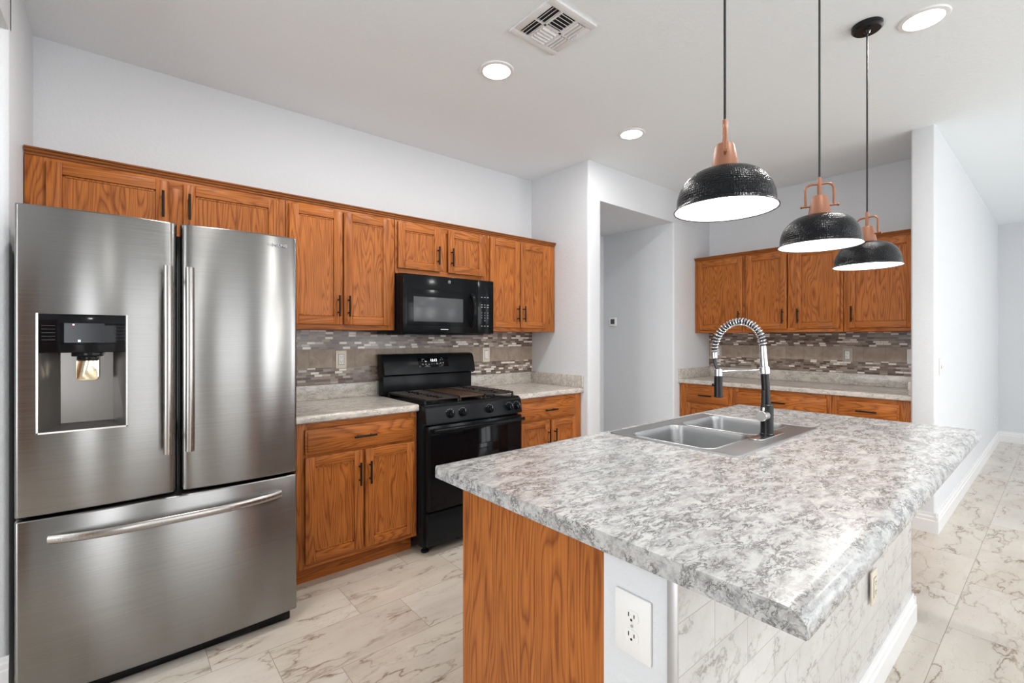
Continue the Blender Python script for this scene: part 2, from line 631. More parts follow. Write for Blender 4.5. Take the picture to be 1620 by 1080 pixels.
def copy_tree(o, parent=None):
    c = o.copy()
    COL.objects.link(c)
    if parent:
        c.parent = parent
    for ch in list(o.children):
        copy_tree(ch, c)
    return c


# ------------------------------------------------------------------ the setting
YW, X3, XB, YO, YH = 3.18, 2.906, 4.885, 2.495, 0.575
XL = -0.315

b = MB()
b.box(LEFT_X - 0.2, 8.8, REAR_Y - 0.2, 3.7, -0.08, 0.0, M['floor'])
struct(b.build('floor', smooth=0))
b = MB()
b.box(LEFT_X - 0.2, 8.8, REAR_Y - 0.2, 3.7, ZC, ZC + 0.1, M['ceil'])
struct(b.build('ceiling', smooth=0))
b = MB()
b.box(XL - 0.14, X3 + 0.05, YW, YW + 0.12, 0, ZC, M['wall'])
struct(b.build('wall_back', smooth=0))
b = MB()
b.box(XL - 0.14, XL, 2.55, YW + 0.1, 0, ZC + 0.03, M['wall'], 0.018, 3, only='z')
b.box(XL - 0.14, XL, REAR_Y, 2.6, 2.47, ZC, M['wall'], 0.012, 2)
struct(b.build('wall_left', smooth=30))
b = MB()
b.box(X3, 3.064, YO, YW + 0.1, 0, 2.455, M['wall'], 0.02, 3, only='z')
b.box(X3, XB + 0.15, YO, 3.45, 2.455, ZC + 0.03, M['wall'], 0.02, 3, only='z')
struct(b.build('wall_alcove', smooth=30))
b = MB()
b.box(4.177, XB + 0.15, YO, 3.42, 0, 2.455, M['wall'], 0.02, 3, only='z')
struct(b.build('wall_opening', smooth=30))
b = MB()
b.box(3.03, 4.22, 3.366, 3.5, 0, 2.5, M['wall'])
struct(b.build('wall_vestibule', smooth=0))
b = MB()
b.box(XB, XB + 0.12, YH + 0.05, YO + 0.05, 0, ZC, M['wall'])
struct(b.build('wall_nook', smooth=0))
b = MB()
b.box(4.215, 8.62, YH, 0.705, 0, ZC + 0.03, M['wall'], 0.018, 3, only='z')
struct(b.build('wall_hall', smooth=30))
b = MB()
b.box(8.60, 8.75, REAR_Y, 0.72, 0, ZC, M['wall'])
struct(b.build('wall_far', smooth=0))
# rear wall with its window openings and the brown door
b = MB()
xs = [LEFT_X - 0.1]
for (x0, x1, z0, z1, pw) in REAR_WIN:
    b.box(xs[-1], x0, REAR_Y - 0.14, REAR_Y, 0, ZC, M['wall'])
    b.box(x0, x1, REAR_Y - 0.14, REAR_Y, 0, z0, M['wall'])
    b.box(x0, x1, REAR_Y - 0.14, REAR_Y, z1, ZC, M['wall'])
    xs.append(x1)
b.box(xs[-1], 8.7, REAR_Y - 0.14, REAR_Y, 0, ZC, M['wall'])
struct(b.build('wall_rear', smooth=0))
for i, (x0, x1, z0, z1, pw) in enumerate(REAR_WIN):
    b = MB()
    f = 0.035
    b.box(x0, x0 + f, REAR_Y - 0.05, REAR_Y + 0.01, z0, z1, M['white'])
    b.box(x1 - f, x1, REAR_Y - 0.05, REAR_Y + 0.01, z0, z1, M['white'])
    b.box(x0, x1, REAR_Y - 0.05, REAR_Y + 0.01, z0, z0 + f, M['white'])
    b.box(x0, x1, REAR_Y - 0.05, REAR_Y + 0.01, z1 - f, z1, M['white'])
    if i == 1:
        k = x0 + 0.12
        while k < x1 - 0.08:
            b.box(k, k + 0.045, REAR_Y - 0.04, REAR_Y - 0.03, z0, z1, M['white'])
            k += 0.115
    elif i > 2:
        b.box((x0 + x1) / 2 - 0.03, (x0 + x1) / 2 + 0.03, REAR_Y - 0.05, REAR_Y, z0, z1, M['white'])
    struct(b.build('window_%d' % (i + 1), smooth=0))
b = MB()
b.box(LEFT_X, -0.985, -0.60, -0.47, 0, ZC, M['wall'])  # unseen stub added with its brown door for the refrigerator's reflected strip
struct(b.build('wall_reflection_stub', smooth=0))
b = MB()
b.box(-1.95, -1.0, -0.47, -0.42, 0, 2.25, M['door_wood'], 0.008)
for zz in (0.2, 1.2):
    b.box(-1.82, -1.12, -0.42, -0.408, zz, zz + 0.85, M['door_wood'], 0.008)
struct(b.build('door_1'))
b = MB()
b.box(LEFT_X - 0.14, LEFT_X, REAR_Y, -0.25, 0, ZC, M['wall'])
b.box(LEFT_X - 0.14, LEFT_X, 1.75, 3.7, 0, ZC, M['wall'])
b.box(LEFT_X - 0.14, LEFT_X, -0.25, 1.75, 0, 0.45, M['wall'])
b.box(LEFT_X - 0.14, LEFT_X, -0.25, 1.75, 2.25, ZC, M['wall'])
b.box(LEFT_X - 0.1, XL - 0.1, 3.3, 3.44, 0, ZC, M['wall'])
struct(b.build('wall_side', smooth=0))


def base_profile(h=0.135, t=0.016):
    return [(0, 0), (t, 0), (t, h * 0.62), (t * 0.72, h * 0.66), (t * 0.72, h * 0.80), (t * 0.45, h * 0.86), (t * 0.35, h), (0, h)]


def baseboard(name, p0, p1, side):
    """runs p0->p1 along x or y, side = direction (+1/-1) in which it stands off the wall"""
    b = MB()
    pr = base_profile()
    if abs(p0[1] - p1[1]) < 1e-6:      # along x, profile in (y,z)
        b.prism([(p0[1] + side * u, v) for u, v in pr], p0[0], p1[0], M['white'], 'x')
    else:
        b.prism([(p0[0] + side * u, v) for u, v in pr], p0[1], p1[1], M['white'], 'y')
    return struct(b.build(name, smooth=20))


baseboard('baseboard_hall', (4.2000, YH), (8.6, YH), -1)
baseboard('baseboard_column', (4.215, YH - 0.0155), (4.215, 0.704), -1)
baseboard('baseboard_far', (8.60, REAR_Y), (8.60, YH), -1)
baseboard('baseboard_vestibule', (3.064, 3.366), (4.177, 3.366), -1)
baseboard('baseboard_opening', (4.177, YO), (4.177, 3.366), -1)
baseboard('baseboard_left', (XL - 0.14, 2.55), (XL, 2.55), -1)

# ------------------------------------------------------------------ cabinets


def pull(parent, x, y, z, vertical=True, L=0.128, name='handle'):
    """black bar pull on two posts, y = face it is fixed on"""
    b = MB()
    yo = y - 0.028
    if vertical:
        b.cyl((x, yo, z - L / 2), (x, yo, z + L / 2), 0.0058, M['black_metal'], 12, bev=0.001)
        for s in (-1, 1):
            b.cyl((x, y, z + s * L * 0.30), (x, yo, z + s * L * 0.30), 0.0045, M['black_metal'], 10)
    else:
        b.cyl((x - L / 2, yo, z), (x + L / 2, yo, z), 0.0058, M['black_metal'], 12, bev=0.001)
        for s in (-1, 1):
            b.cyl((x + s * L * 0.30, y, z), (x + s * L * 0.30, yo, z), 0.0045, M['black_metal'], 10)
    return b.build(name, parent)


def panel_door(parent, x0, x1, z0, z1, yf, handle=None, fw=0.052, th=0.019):
    """framed oak door, front at y = yf - th; handle = (x, z)"""
    b = MB()
    y1, y0 = yf, yf - th
    bv = 0.004
    b.box(x0, x0 + fw, y0, y1, z0, z1, M['oak_v'], bv)
    b.box(x1 - fw, x1, y0, y1, z0, z1, M['oak_v'], bv)
    b.box(x0 + fw - 0.001, x1 - fw + 0.001, y0 + 0.0004, y1, z0, z0 + fw, M['oak_h'], bv)
    b.box(x0 + fw - 0.001, x1 - fw + 0.001, y0 + 0.0004, y1, z1 - fw, z1, M['oak_h'], bv)
    # inner bead and recessed flat panel
    i0, i1, j0, j1 = x0 + fw, x1 - fw, z0 + fw, z1 - fw
    w = 0.010
    for (a, c, d, e) in ((i0, i0 + w, j0, j1), (i1 - w, i1, j0, j1), (i0, i1, j0, j0 + w), (i0, i1, j1 - w, j1)):
        b.box(a, c, y0 + 0.0065, y1, d, e, M['oak_v'], 0.003)
    b.box(i0 + w * 0.5, i1 - w * 0.5, y0 + 0.010, y1 - 0.002, j0 + w * 0.5, j1 - w * 0.5, M['oak_p'])
    d = b.build('door', parent)
    if handle:
        pull(d, handle[0], y0, handle[1])
    return d


def drawer_front(parent, x0, x1, z0, z1, yf, th=0.019):
    b = MB()
    y0 = yf - th
    b.box(x0, x1, y0 + 0.006, yf, z0, z1, M['oak_h'], 0.004)
    b.box(x0 + 0.012, x1 - 0.012, y0, yf, z0 + 0.012, z1 - 0.012, M['oak_h'], 0.005)
    d = b.build('drawer', parent)
    pull(d, (x0 + x1) / 2, y0, (z0 + z1) / 2, False)
    return d


def carcass(parent, w, d, h, y0=0.0, name='body', z0=0.0, openings=(), sl=0.04, sr=0.04):
    """face frame front at y0; box behind"""
    b = MB()
    t = 0.018
    fy = y0 + 0.019
    b.box(0, t, fy, d, z0, h, M['oak_v'])
    b.box(w - t, w, fy, d, z0, h, M['oak_v'])
    b.box(t, w - t, fy, d, h - t, h, M['oak_h'])
    b.box(t, w - t, fy, d, z0, z0 + t, M['oak_h'])
    b.box(t, w - t, d - 0.006, d, z0 + t, h - t, M['oak_v'])
    # face frame: stiles, rails
    b.box(0, sl, y0, fy, z0, h, M['oak_v'], 0.0015)
    b.box(w - sr, w, y0, fy, z0, h, M['oak_v'], 0.0015)
    b.box(sl, w - sr, y0, fy, z0, z0 + 0.042, M['oak_h'], 0.0015)
    b.box(sl, w - sr, y0, fy, h - 0.045, h, M['oak_h'], 0.0015)
    for (a, c, p, q, ax) in openings:
        b.box(a, c, y0, fy, p, q, M['oak_v'] if ax == 'v' else M['oak_h'], 0.0015)
    return b.build(name, parent)


UF = 2.875          # face-frame plane of the stove wall uppers
UD = YW - UF - 0.004
ZB, ZT = 1.37, 2.112


def upper(label, x0, x1, zb, doors, rot=0.0, plane=None, mid=None):
    """doors: (x0, x1, z0, z1, handle x, handle z) in the wall's own running coordinate"""
    w = x1 - x0
    loc = (x0, UF, zb) if rot == 0 else (plane, x0, zb)
    t = thing('upper_cabinet', label, 'cabinet', loc, rot, 'oak wall cabinets')
    op = [(mid - x0 - 0.03, mid - x0 + 0.03, 0.042, ZT - zb - 0.045, 'v')] if mid else []
    carcass(t, w, UD, ZT - zb, openings=op, sl=doors[0][0] - x0 + 0.015, sr=x1 - doors[-1][1] + 0.015)
    for (a, c, p, q, hx, hz) in doors:
        panel_door(t, a - x0, c - x0, p - zb, q - zb, -0.001, (hx - x0, hz - zb))
    return t


upper('oak wall cabinet with two short doors above the stainless refrigerator', XL + 0.003, 0.724, 1.80,
      [(-0.245, 0.188, 1.83, 2.092, 0.163, 1.972), (0.246, 0.686, 1.83, 2.092, 0.270, 1.975)], mid=0.217)
upper('tall oak wall cabinet with two doors between refrigerator and microwave', 0.728, 1.398, ZB,
      [(0.742, 1.046, 1.40, 2.092, 1.020, 1.513), (1.056, 1.362, 1.40, 2.092, 1.082, 1.513)], mid=1.051)
upper('short oak wall cabinet with two doors directly above the black microwave', 1.402, 2.166, 1.750,
      [(1.416, 1.742, 1.785, 2.092, 1.716, 1.895), (1.806, 2.128, 1.785, 2.092, 1.832, 1.895)], mid=1.774)
upper('narrow-doored oak wall cabinet at the right end, beside the white wall', 2.170, 2.896, ZB,
      [(2.184, 2.486, 1.40, 2.092, 2.458, 1.513), (2.494, 2.790, 1.40, 2.092, 2.522, 1.513)], mid=2.49)


def crown(label, length, loc, rot=0.0):
    b = MB()
    pr = [(0.004, 0.0), (-0.006, 0.0), (-0.007, 0.008), (-0.013, 0.012), (-0.016, 0.020), (-0.022, 0.024), (-0.022, 0.030), (0.004, 0.030)]
    b.prism(pr, 0, length, M['crown'], 'x')
    o = b.build('crown_molding', None, loc, smooth=20)
    o.rotation_euler = (0, 0, rot)
    return tag(o, label, 'molding')


crown('dark oak crown strip along the tops of the cabinets above refrigerator and range', 2.896 - XL - 0.003, (XL + 0.003, UF, ZT - 0.002))

BF = 2.575          # base cabinet face plane, stove wall
BD = YW - BF - 0.004
ZBC = 0.872         # cabinet box top, under the worktop


def base_cab(label, x0, x1, drawers, doors, rot=0.0, plane=None, mids=()):
    w = x1 - x0
    loc = (x0, BF, 0) if rot == 0 else (plane, x0, 0)
    t = thing('base_cabinet', label, 'cabinet', loc, rot, 'oak base cabinets')
    SL, SR = doors[0][0] - x0 + 0.015, x1 - doors[-1][1] + 0.015
    carcass(t, w, BD, ZBC, z0=0.105, openings=[(SL, w - SR, 0.685, 0.71, 'h')] + [(m - x0 - 0.025, m - x0 + 0.025, 0.147, 0.685, 'v') for m in mids], sl=SL, sr=SR)
    b = MB()
    b.box(0.0, w, 0.075, 0.093, 0.0, 0.105, M['oak_h'])
    b.box(0.0, 0.018, 0.093, BD, 0.0, 0.105, M['oak_v'])
    b.box(w - 0.018, w, 0.093, BD, 0.0, 0.105, M['oak_v'])
    b.build('toe_kick', t)
    for (a, c) in drawers:
        drawer_front(t, a - x0, c - x0, 0.705, 0.838, -0.001)
    for (a, c, hx) in doors:
        panel_door(t, a - x0, c - x0, 0.135, 0.69, -0.001, (hx - x0, 0.562))
    return t


base_cab('oak base cabinet with drawer and two doors between refrigerator and range', 0.70, 1.398, [(0.742, 1.376)],
         [(0.742, 1.054, 1.030), (1.066, 1.376, 1.090)], mids=(1.06,))
base_cab('oak base cabinet with drawer and two doors right of the range', 2.172, 2.900, [(2.215, 2.832)],
         [(2.215, 2.532, 2.508), (2.548, 2.832, 2.574)], mids=(2.54,))


def worktop(label, w, d, loc, rot=0.0, sides=()):
    """laminate worktop: rolled front edge at y=0, splash at the back; sides: 'l','r' end splashes"""
    t = thing('countertop', label, 'countertop', loc, rot, 'speckled laminate worktops')
    b = MB()
    th = 0.04
    r = 0.016
    pr = [(0.0 + r - r * math.cos(a), th - r + r * math.sin(a)) for a in [k * PI / 2 / 5 for k in range(6)]]
    pr = [(0.006, 0), (0.0, 0.006)] + pr + [(d, th), (d, 0)]
    b.prism(pr, 0, w, M['granite_s'], 'x')
    b.build('slab', t, smooth=40)
    b = MB()
    b.box(0, w, d - 0.02, d, th, th + 0.098, M['granite_s'], 0.004)
    b.build('splash', t)
    if 'r' in sides:
        b = MB()
        b.box(w - 0.02, w, 0.0, d - 0.021, th, th + 0.098, M['granite_s'], 0.004)
        b.build('end_splash', t)
    if 'l' in sides:
        b = MB()
        b.box(0, 0.02, 0.0, d - 0.021, th, th + 0.098, M['granite_s'], 0.004)
        b.build('end_splash', t)
    return t


CF = 2.545
worktop('speckled laminate worktop with low splash between refrigerator and range', 1.399 - 0.66, YW - CF - 0.001, (0.66, CF, 0.873))
worktop('short speckled laminate worktop in the corner right of the range', X3 - 2.171 - 0.001, YW - CF - 0.001, (2.171, CF, 0.873), sides='r')


def backsplash(label, w, loc, rot, z0=1.013, z1=1.369):
    t = thing('tile_backsplash', label, 'backsplash', loc, rot, 'mosaic tile backsplashes')
    for nm, a, c, mt in (('mosaic_band', z0, 1.1209, M['mos_hi']), ('stone_band', 1.1211, 1.2404, M['stone']), ('mosaic_band', 1.2406, z1, M['mos_hi'])):
        b = MB()
        b.box(0, w, -0.009, 0, a - z0, c - z0, mt)
        b.build(nm, t, smooth=0)
    return t


backsplash('brown mosaic and stone tile backsplash behind the black range', X3 - 0.640, (0.64, YW - 0.0005, 1.013), 0)

# nook at the far end: runs along -y, faces -x
R90 = -PI / 2
NUF = XB - UD - 0.004           # upper face plane x
NBF = XB - BD - 0.004


def nx(y):                       # running coordinate of the nook wall
    return y


def upper_n(label, y0, y1, doors, mid=None):
    """y0 > y1; local x = y0 - y"""
    t = thing('upper_cabinet', label, 'cabinet', (NUF, y0, ZB), R90, 'oak wall cabinets')
    w = y0 - y1
    op = [(y0 - mid - 0.03, y0 - mid + 0.03, 0.042, ZT - ZB - 0.045, 'v')] if mid else []
    carcass(t, w, UD, ZT - ZB, openings=op, sl=y0 - doors[0][0] + 0.015, sr=doors[-1][1] - y1 + 0.015)
    for (a, c, hy) in doors:
        panel_door(t, y0 - a, y0 - c, 1.40 - ZB, 2.092 - ZB, -0.001, (y0 - hy, 1.513 - ZB))
    return t


upper_n('far nook wall cabinet with one door, at the left end by the white wall', YO - 0.003, 1.990, [(2.452, 2.006, 2.034)])
upper_n('far nook wall cabinet with two doors, behind the middle pendant lamp', 1.987, 1.196, [(1.970, 1.618, 1.648), (1.552, 1.214, 1.524)], mid=1.585)
upper_n('far nook wall cabinet with one wide door, against the white column', 1.193, 0.708, [(1.160, 0.735, 1.132)])
crown('dark oak crown strip along the tops of the far nook cabinets', YO - 0.003 - 0.708, (NUF, YO - 0.003, ZT - 0.002), R90)


def base_n(label, y0, y1, dr, doors, mids=()):
    t = thing('base_cabinet', label, 'cabinet', (NBF, y0, 0), R90, 'oak base cabinets')
    w = y0 - y1
    SL, SR = y0 - doors[0][0] + 0.015, doors[-1][1] - y1 + 0.015
    carcass(t, w, BD, ZBC, z0=0.105, openings=[(SL, w - SR, 0.685, 0.71, 'h')] + [(y0 - m - 0.025, y0 - m + 0.025, 0.147, 0.685, 'v') for m in mids], sl=SL, sr=SR)
    b = MB()
    b.box(0.0, w, 0.075, 0.093, 0.0, 0.105, M['oak_h'])
    b.box(0.0, 0.018, 0.093, BD, 0.0, 0.105, M['oak_v'])
    b.box(w - 0.018, w, 0.093, BD, 0.0, 0.105, M['oak_v'])
    b.build('toe_kick', t)
    drawer_front(t, y0 - dr[0], y0 - dr[1], 0.705, 0.838, -0.001)
    for (a, c, hy) in doors:
        panel_door(t, y0 - a, y0 - c, 0.135, 0.69, -0.001, (y0 - hy, 0.562))
    return t


base_n('far nook base cabinet at its left end by the hall opening', YO - 0.004, 1.968, (2.42, 2.0), [(2.42, 2.0, 2.03)])
base_n('far nook base cabinet with the widest drawer, behind the tall faucet', 1.965, 1.195, (1.93, 1.225), [(1.93, 1.59, 1.62), (1.57, 1.225, 1.54)], (1.58,))
base_n('far nook base cabinet with a single drawer next to the white column', 1.192, 0.712, (1.155, 0.775), [(1.155, 0.775, 1.12)])
NCF = XB - 0.632
worktop('long speckled laminate worktop under the far nook wall cabinets', YO - 0.001 - 0.707, XB - NCF - 0.001, (NCF, YO - 0.001, 0.873), R90, sides='lr')
backsplash('brown mosaic and stone tile backsplash in the far nook', YO - 0.024 - 0.709, (XB - 0.0005, YO - 0.024 + 0.023, 1.013), R90)

# ------------------------------------------------------------------ wall plates


def wall_plate(name, label, cat, loc, rot, kind, plate='plastic', dev='plastic', group=None, w=0.074, h=0.120):
    t = thing(name, label, cat, loc, rot, group)
    b = MB()
    b.box(-w / 2, w / 2, -0.006, 0, -h / 2, h / 2, M[plate], 0.0025)
    b.build('cover_plate', t)
    if kind == 'duplex':
        for s in (-1, 1):
            b = MB()
            out = [(0.0165 * math.cos(a) * 1.0, s * 0.0195 + max(-0.0125, min(0.0125, 0.0165 * math.sin(a)))) for a in [2 * PI * k / 28 for k in range(28)]]
            b.prism(out, -0.0085, -0.004, M[dev], 'y')
            z = s * 0.0195
            b.box(-0.0075, -0.0055, -0.0092, -0.008, z - 0.001, z + 0.0075, M['slot'])
            b.box(0.0055, 0.0075, -0.0092, -0.008, z - 0.001, z + 0.006, M['slot'])
            b.cyl((0, -0.008, z - 0.0065), (0, -0.0092, z - 0.0065), 0.0026, M['slot'], 10)
            b.build('socket', t)
        b = MB()
        b.cyl((0, -0.005, 0), (0, -0.0075, 0), 0.003, M['nickel'], 10)
        b.build('screw', t)
    elif kind == 'decora':
        b = MB()
        b.box(-0.0185, 0.0185, -0.0062, -0.004, -0.036, 0.036, M['slot'])
        b.box(-0.0165, 0.0165, -0.0085, -0.004, -0.034, 0.034, M[dev], 0.0015)
        for s in (-1, 1):
            z = s * 0.0165
            b.box(-0.0075, -0.0055, -0.0092, -0.008, z - 0.001, z + 0.0075, M['slot'])
            b.box(0.0055, 0.0075, -0.0092, -0.008, z - 0.001, z + 0.006, M['slot'])
            b.cyl((0, -0.008, z - 0.0065), (0, -0.0092, z - 0.0065), 0.0026, M['slot'], 10)
        b.build('socket', t)
    elif kind == 'rocker':
        b = MB()
        b.box(-0.0185, 0.0185, -0.0065, -0.004, -0.036, 0.036, M['slot'])
        b.prism([(-0.005, -0.034), (-0.012, -0.034), (-0.0075, 0.0), (-0.009, 0.034), (-0.005, 0.034)], -0.0165, 0.0165, M[dev], 'x')
        b.build('rocker', t)
    elif kind == 'toggle':
        b = MB()
        b.box(-0.006, 0.006, -0.008, -0.004, -0.013, 0.013, M['plate_tan'])
        b.box(-0.0045, 0.0045, -0.020, -0.004, 0.0, 0.009, M[dev], 0.001)
        b.build('toggle', t)
    return t


TS = YW - 0.0096
wall_plate('wall_outlet', 'white double outlet in the tile between refrigerator and range', 'outlet', (1.150, TS, 1.174), 0, 'decora', plate='almond')
wall_plate('light_switch', 'white rocker switch in the tile to the right of the range', 'switch', (2.376, TS, 1.177), 0, 'rocker', plate='almond')
TN = XB - 0.0096
wall_plate('wall_outlet', 'taupe outlet in the far nook tile, below the middle pendant lamp', 'outlet', (TN, 1.240, 1.170), R90, 'decora', plate='plate_tan')
wall_plate('wall_outlet', 'outlet at the left end of the far nook tile, behind the faucet hose', 'outlet', (TN, 2.392, 1.170), R90, 'decora', plate='plate_tan')
wall_plate('wall_outlet', 'blank pale outlet plate in far nook tile beside the white column', 'outlet', (TN, 0.800, 1.170), R90, 'blank', plate='plastic')
wall_plate('wall_outlet', 'white double outlet in the white end of the island', 'outlet', (0.7995, 0.567, 0.737), R90, 'duplex', w=0.086, h=0.126)
wall_plate('wall_outlet', 'almond outlet on the marble tiled side of the island', 'outlet', (2.125, 0.4625, 0.405), 0, 'decora', plate='almond', dev='almond')
wall_plate('light_switch', 'white toggle switch on the hall wall near the column edge', 'switch', (4.385, YH - 0.0005, 1.118), 0, 'toggle')
wall_plate('wall_outlet', 'small white outlet low on the far end of the hall wall', 'outlet', (8.04, YH - 0.0005, 0.33), 0, 'duplex')

# thermostat
t = thing('thermostat', 'small square white thermostat with grey screen inside the hall opening', 'thermostat', (4.1765, 3.225, 1.497), R90)
b = MB()
b.box(-0.048, 0.048, -0.022, 0, -0.048, 0.048, M['plastic'], 0.008)
b.build('housing', t)
b = MB()
b.box(-0.026, 0.026, -0.0235, -0.021, -0.026, 0.030, M['mw_glass'], 0.002)
b.build('screen', t)

# ------------------------------------------------------------------ refrigerator
FX0, FX1, FY = -0.274, 0.633, 2.305
fr = thing('refrigerator', 'stainless french door refrigerator with dispenser and bottom freezer drawer', 'refrigerator', (0.18, 2.75, 0))


def lx(x):
    return x - 0.18


def ly(y):
    return y - 2.75


b = MB()
b.box(lx(FX0 + 0.012), lx(FX1 - 0.012), ly(2.405), ly(3.13), 0.055, 1.745, M['fridge_dark'], 0.006)
b.build('case', fr)
b = MB()
b.box(lx(FX0 + 0.02), lx(FX1 - 0.02), ly(2.345), ly(2.42), 0.006, 0.055, M['fridge_black'], 0.004)
b.build('foot_grille', fr)
for sx in (FX0 + 0.06, FX1 - 0.05):
    b = MB()
    b.cyl((lx(sx), ly(2.42), 0), (lx(sx), ly(2.42), 0.056), 0.022, M['fridge_black'], 16)
    b.build('foot', fr)
for x0, x1 in ((FX0 + 0.012, FX0 + 0.13), (FX1 - 0.13, FX1 - 0.012)):
    b = MB()
    b.box(lx(x0), lx(x1), ly(2.36), ly(2.55), 1.745, 1.768, M['fridge_dark'], 0.006)
    b.build('hinge_cover', fr)
b = MB()
b.box(lx(FX0 + 0.02), lx(FX1 - 0.02), ly(2.378), ly(2.405), 0.08, 1.74, M['fridge_black'])
b.build('gasket', fr)


def fridge_front(name, x0, x1, z0, z1, hole=None, bulge=0.014, rl=0.010, rr=0.010):
    """curved steel skin with rounded vertical edges, local coords; hole=(xa,xb,za,zb)"""
    bm = bmesh.new()
    yb = ly(2.378)

    def yf(x):
        t = (x - x0) / (x1 - x0)
        y = ly(FY) + 0.004 - bulge * (1 - (2 * t - 1) ** 2)
        dl, dr_ = x - x0, x1 - x
        if dl < rl:
            y += rl - math.sqrt(max(0, rl * rl - (rl - dl) ** 2))
        if dr_ < rr:
            y += rr - math.sqrt(max(0, rr * rr - (rr - dr_) ** 2))
        return y
    xs = []
    for k in range(9):
        xs.append(x0 + rl * (1 - math.cos(k / 8 * PI / 2)))
        xs.append(x1 - rr * (1 - math.cos(k / 8 * PI / 2)))
    xs += [x0 + rl + (x1 - x0 - rl - rr) * k / 24 for k in range(1, 24)]
    zs = [z0, z0 + 0.002, z0 + 0.006, z1 - 0.006, z1 - 0.002, z1]
    if hole:
        xs += [hole[0], hole[1]]
        zs += [hole[2], hole[3]]
    xs = sorted(set(round(v, 5) for v in xs))
    zs = sorted(set(round(v, 5) for v in zs))

    def yz(z):
        d = min(z - z0, z1 - z)
        r = 0.006
        return r - math.sqrt(max(0, r * r - (r - d) ** 2)) if d < r else 0.0
    g = [[bm.verts.new((lx(x), yf(x) + yz(z), z)) for z in zs] for x in xs]
    for i in range(len(xs) - 1):
        for j in range(len(zs) - 1):
            if hole and xs[i] >= hole[0] - 1e-4 and xs[i + 1] <= hole[1] + 1e-4 and zs[j] >= hole[2] - 1e-4 and zs[j + 1] <= hole[3] + 1e-4:
                continue
            bm.faces.new([g[i][j], g[i + 1][j], g[i + 1][j + 1], g[i][j + 1]])
    back = [[bm.verts.new((lx(x), yb, z)) for z in (z0, z1)] for x in xs]
    nx_, nz = len(xs), len(zs)
    for i in range(nx_ - 1):
        bm.faces.new([g[i][0], back[i][0], back[i + 1][0], g[i + 1][0]])
        bm.faces.new([g[i][nz - 1], g[i + 1][nz - 1], back[i + 1][1], back[i][1]])
    bm.faces.new([g[0][j] for j in range(nz)] + [back[0][1], back[0][0]])
    bm.faces.new([g[-1][j] for j in range(nz - 1, -1, -1)] + [back[-1][0], back[-1][1]])
    if not hole:
        bm.faces.new([back[i][0] for i in range(nx_)] + [back[i][1] for i in range(nx_ - 1, -1, -1)])
    mb = MB()
    mb._merge(bm, M['steel'])
    return mb.build(name, fr, smooth=50), yf


HO = (-0.218, 0.022, 0.986, 1.404)
dl, yfl = fridge_front('door', FX0, 0.179, 0.700, 1.782, HO, rr=0.026)
dr, yfr = fridge_front('door', 0.191, FX1, 0.700, 1.782, None, rl=0.026)
dz, yfz = fridge_front('freezer_drawer', FX0, FX1, 0.062, 0.688, None, bulge=0.020)


def bar_handle(parent, pts, r, fs):
    b = MB()
    b.tube(pts, r, M['steel_v'], 16, True, fs)
    return b


for dd, hx in ((dl, 0.146), (dr, 0.216)):
    b = MB()
    zt, zb2 = 1.60, 0.868
    yh = ly(FY) - 0.058
    pts = [(lx(hx), yh + 0.010 * ((2 * k / 12 - 1) ** 2), zb2 + (zt - zb2) * k / 12) for k in range(13)]
    b.tube(pts, 0.0152, M['steel_v'], 18)
    for z in (zt - 0.05, zb2 + 0.05):
        b.cyl((lx(hx), ly(FY) + 0.012, z), (lx(hx), yh + 0.01, z), 0.009, M['steel_v'], 14)
    b.build('handle', dd)
b = MB()
pts = []
for k in range(25):
    t_ = k / 24
    x = -0.188 + (0.747) * t_
    e = (2 * t_ - 1) ** 2
    pts.append((lx(x), ly(FY) - 0.072 + 0.044 * e * e + 0.012 * e, 0.616))
b.tube(pts, 0.0165, M['steel_v'], 16, True, (1.0, 0.6))
for x in (-0.172, 0.543):
    b.cyl((lx(x), ly(FY) + 0.012, 0.616), (lx(x), ly(FY) - 0.02, 0.616), 0.011, M['steel_v'], 14)
b.build('handle', dz)
b = MB()
b.text('SAMSUNG', 0.0175, M['logo'], Matrix.Translation((lx(0.548), yfr(0.548) - 0.0028, 1.737)) @ TEXT_F, 0.0024)
b.build('lettering', dr, smooth=0)

# water and ice dispenser (child of the left door)
hx0, hx1, hz0, hz1 = HO
yp = yfl((hx0 + hx1) / 2)
b = MB()
b.box(lx(hx0), lx(hx1), yp - 0.001, yp + 0.02, 1.266, hz1, M['fridge_black'], 0.003)
for k in range(5):
    for xc in (-0.190, 0.0):
        z = 1.312 + k * 0.0125
        b.box(lx(xc - 0.017), lx(xc + 0.017), yp - 0.0016, yp, z, z + 0.0012, M['screen'])
b.build('control_panel', dl)
b = MB()
b.box(lx(-0.150), lx(-0.042), yp - 0.0018, yp, 1.302, 1.372, M['screen'])
b.build('display', dl)
b = MB()
b.box(lx(-0.128), lx(-0.123), yp - 0.0026, yp, 1.364, 1.369, M['red_led'])
b.build('red_light', dl)
b = MB()
b.box(lx(-0.114), lx(-0.107), yp - 0.0026, yp, 1.305, 1.312, M['blue_led'])
b.build('blue_light', dl)
b = MB()
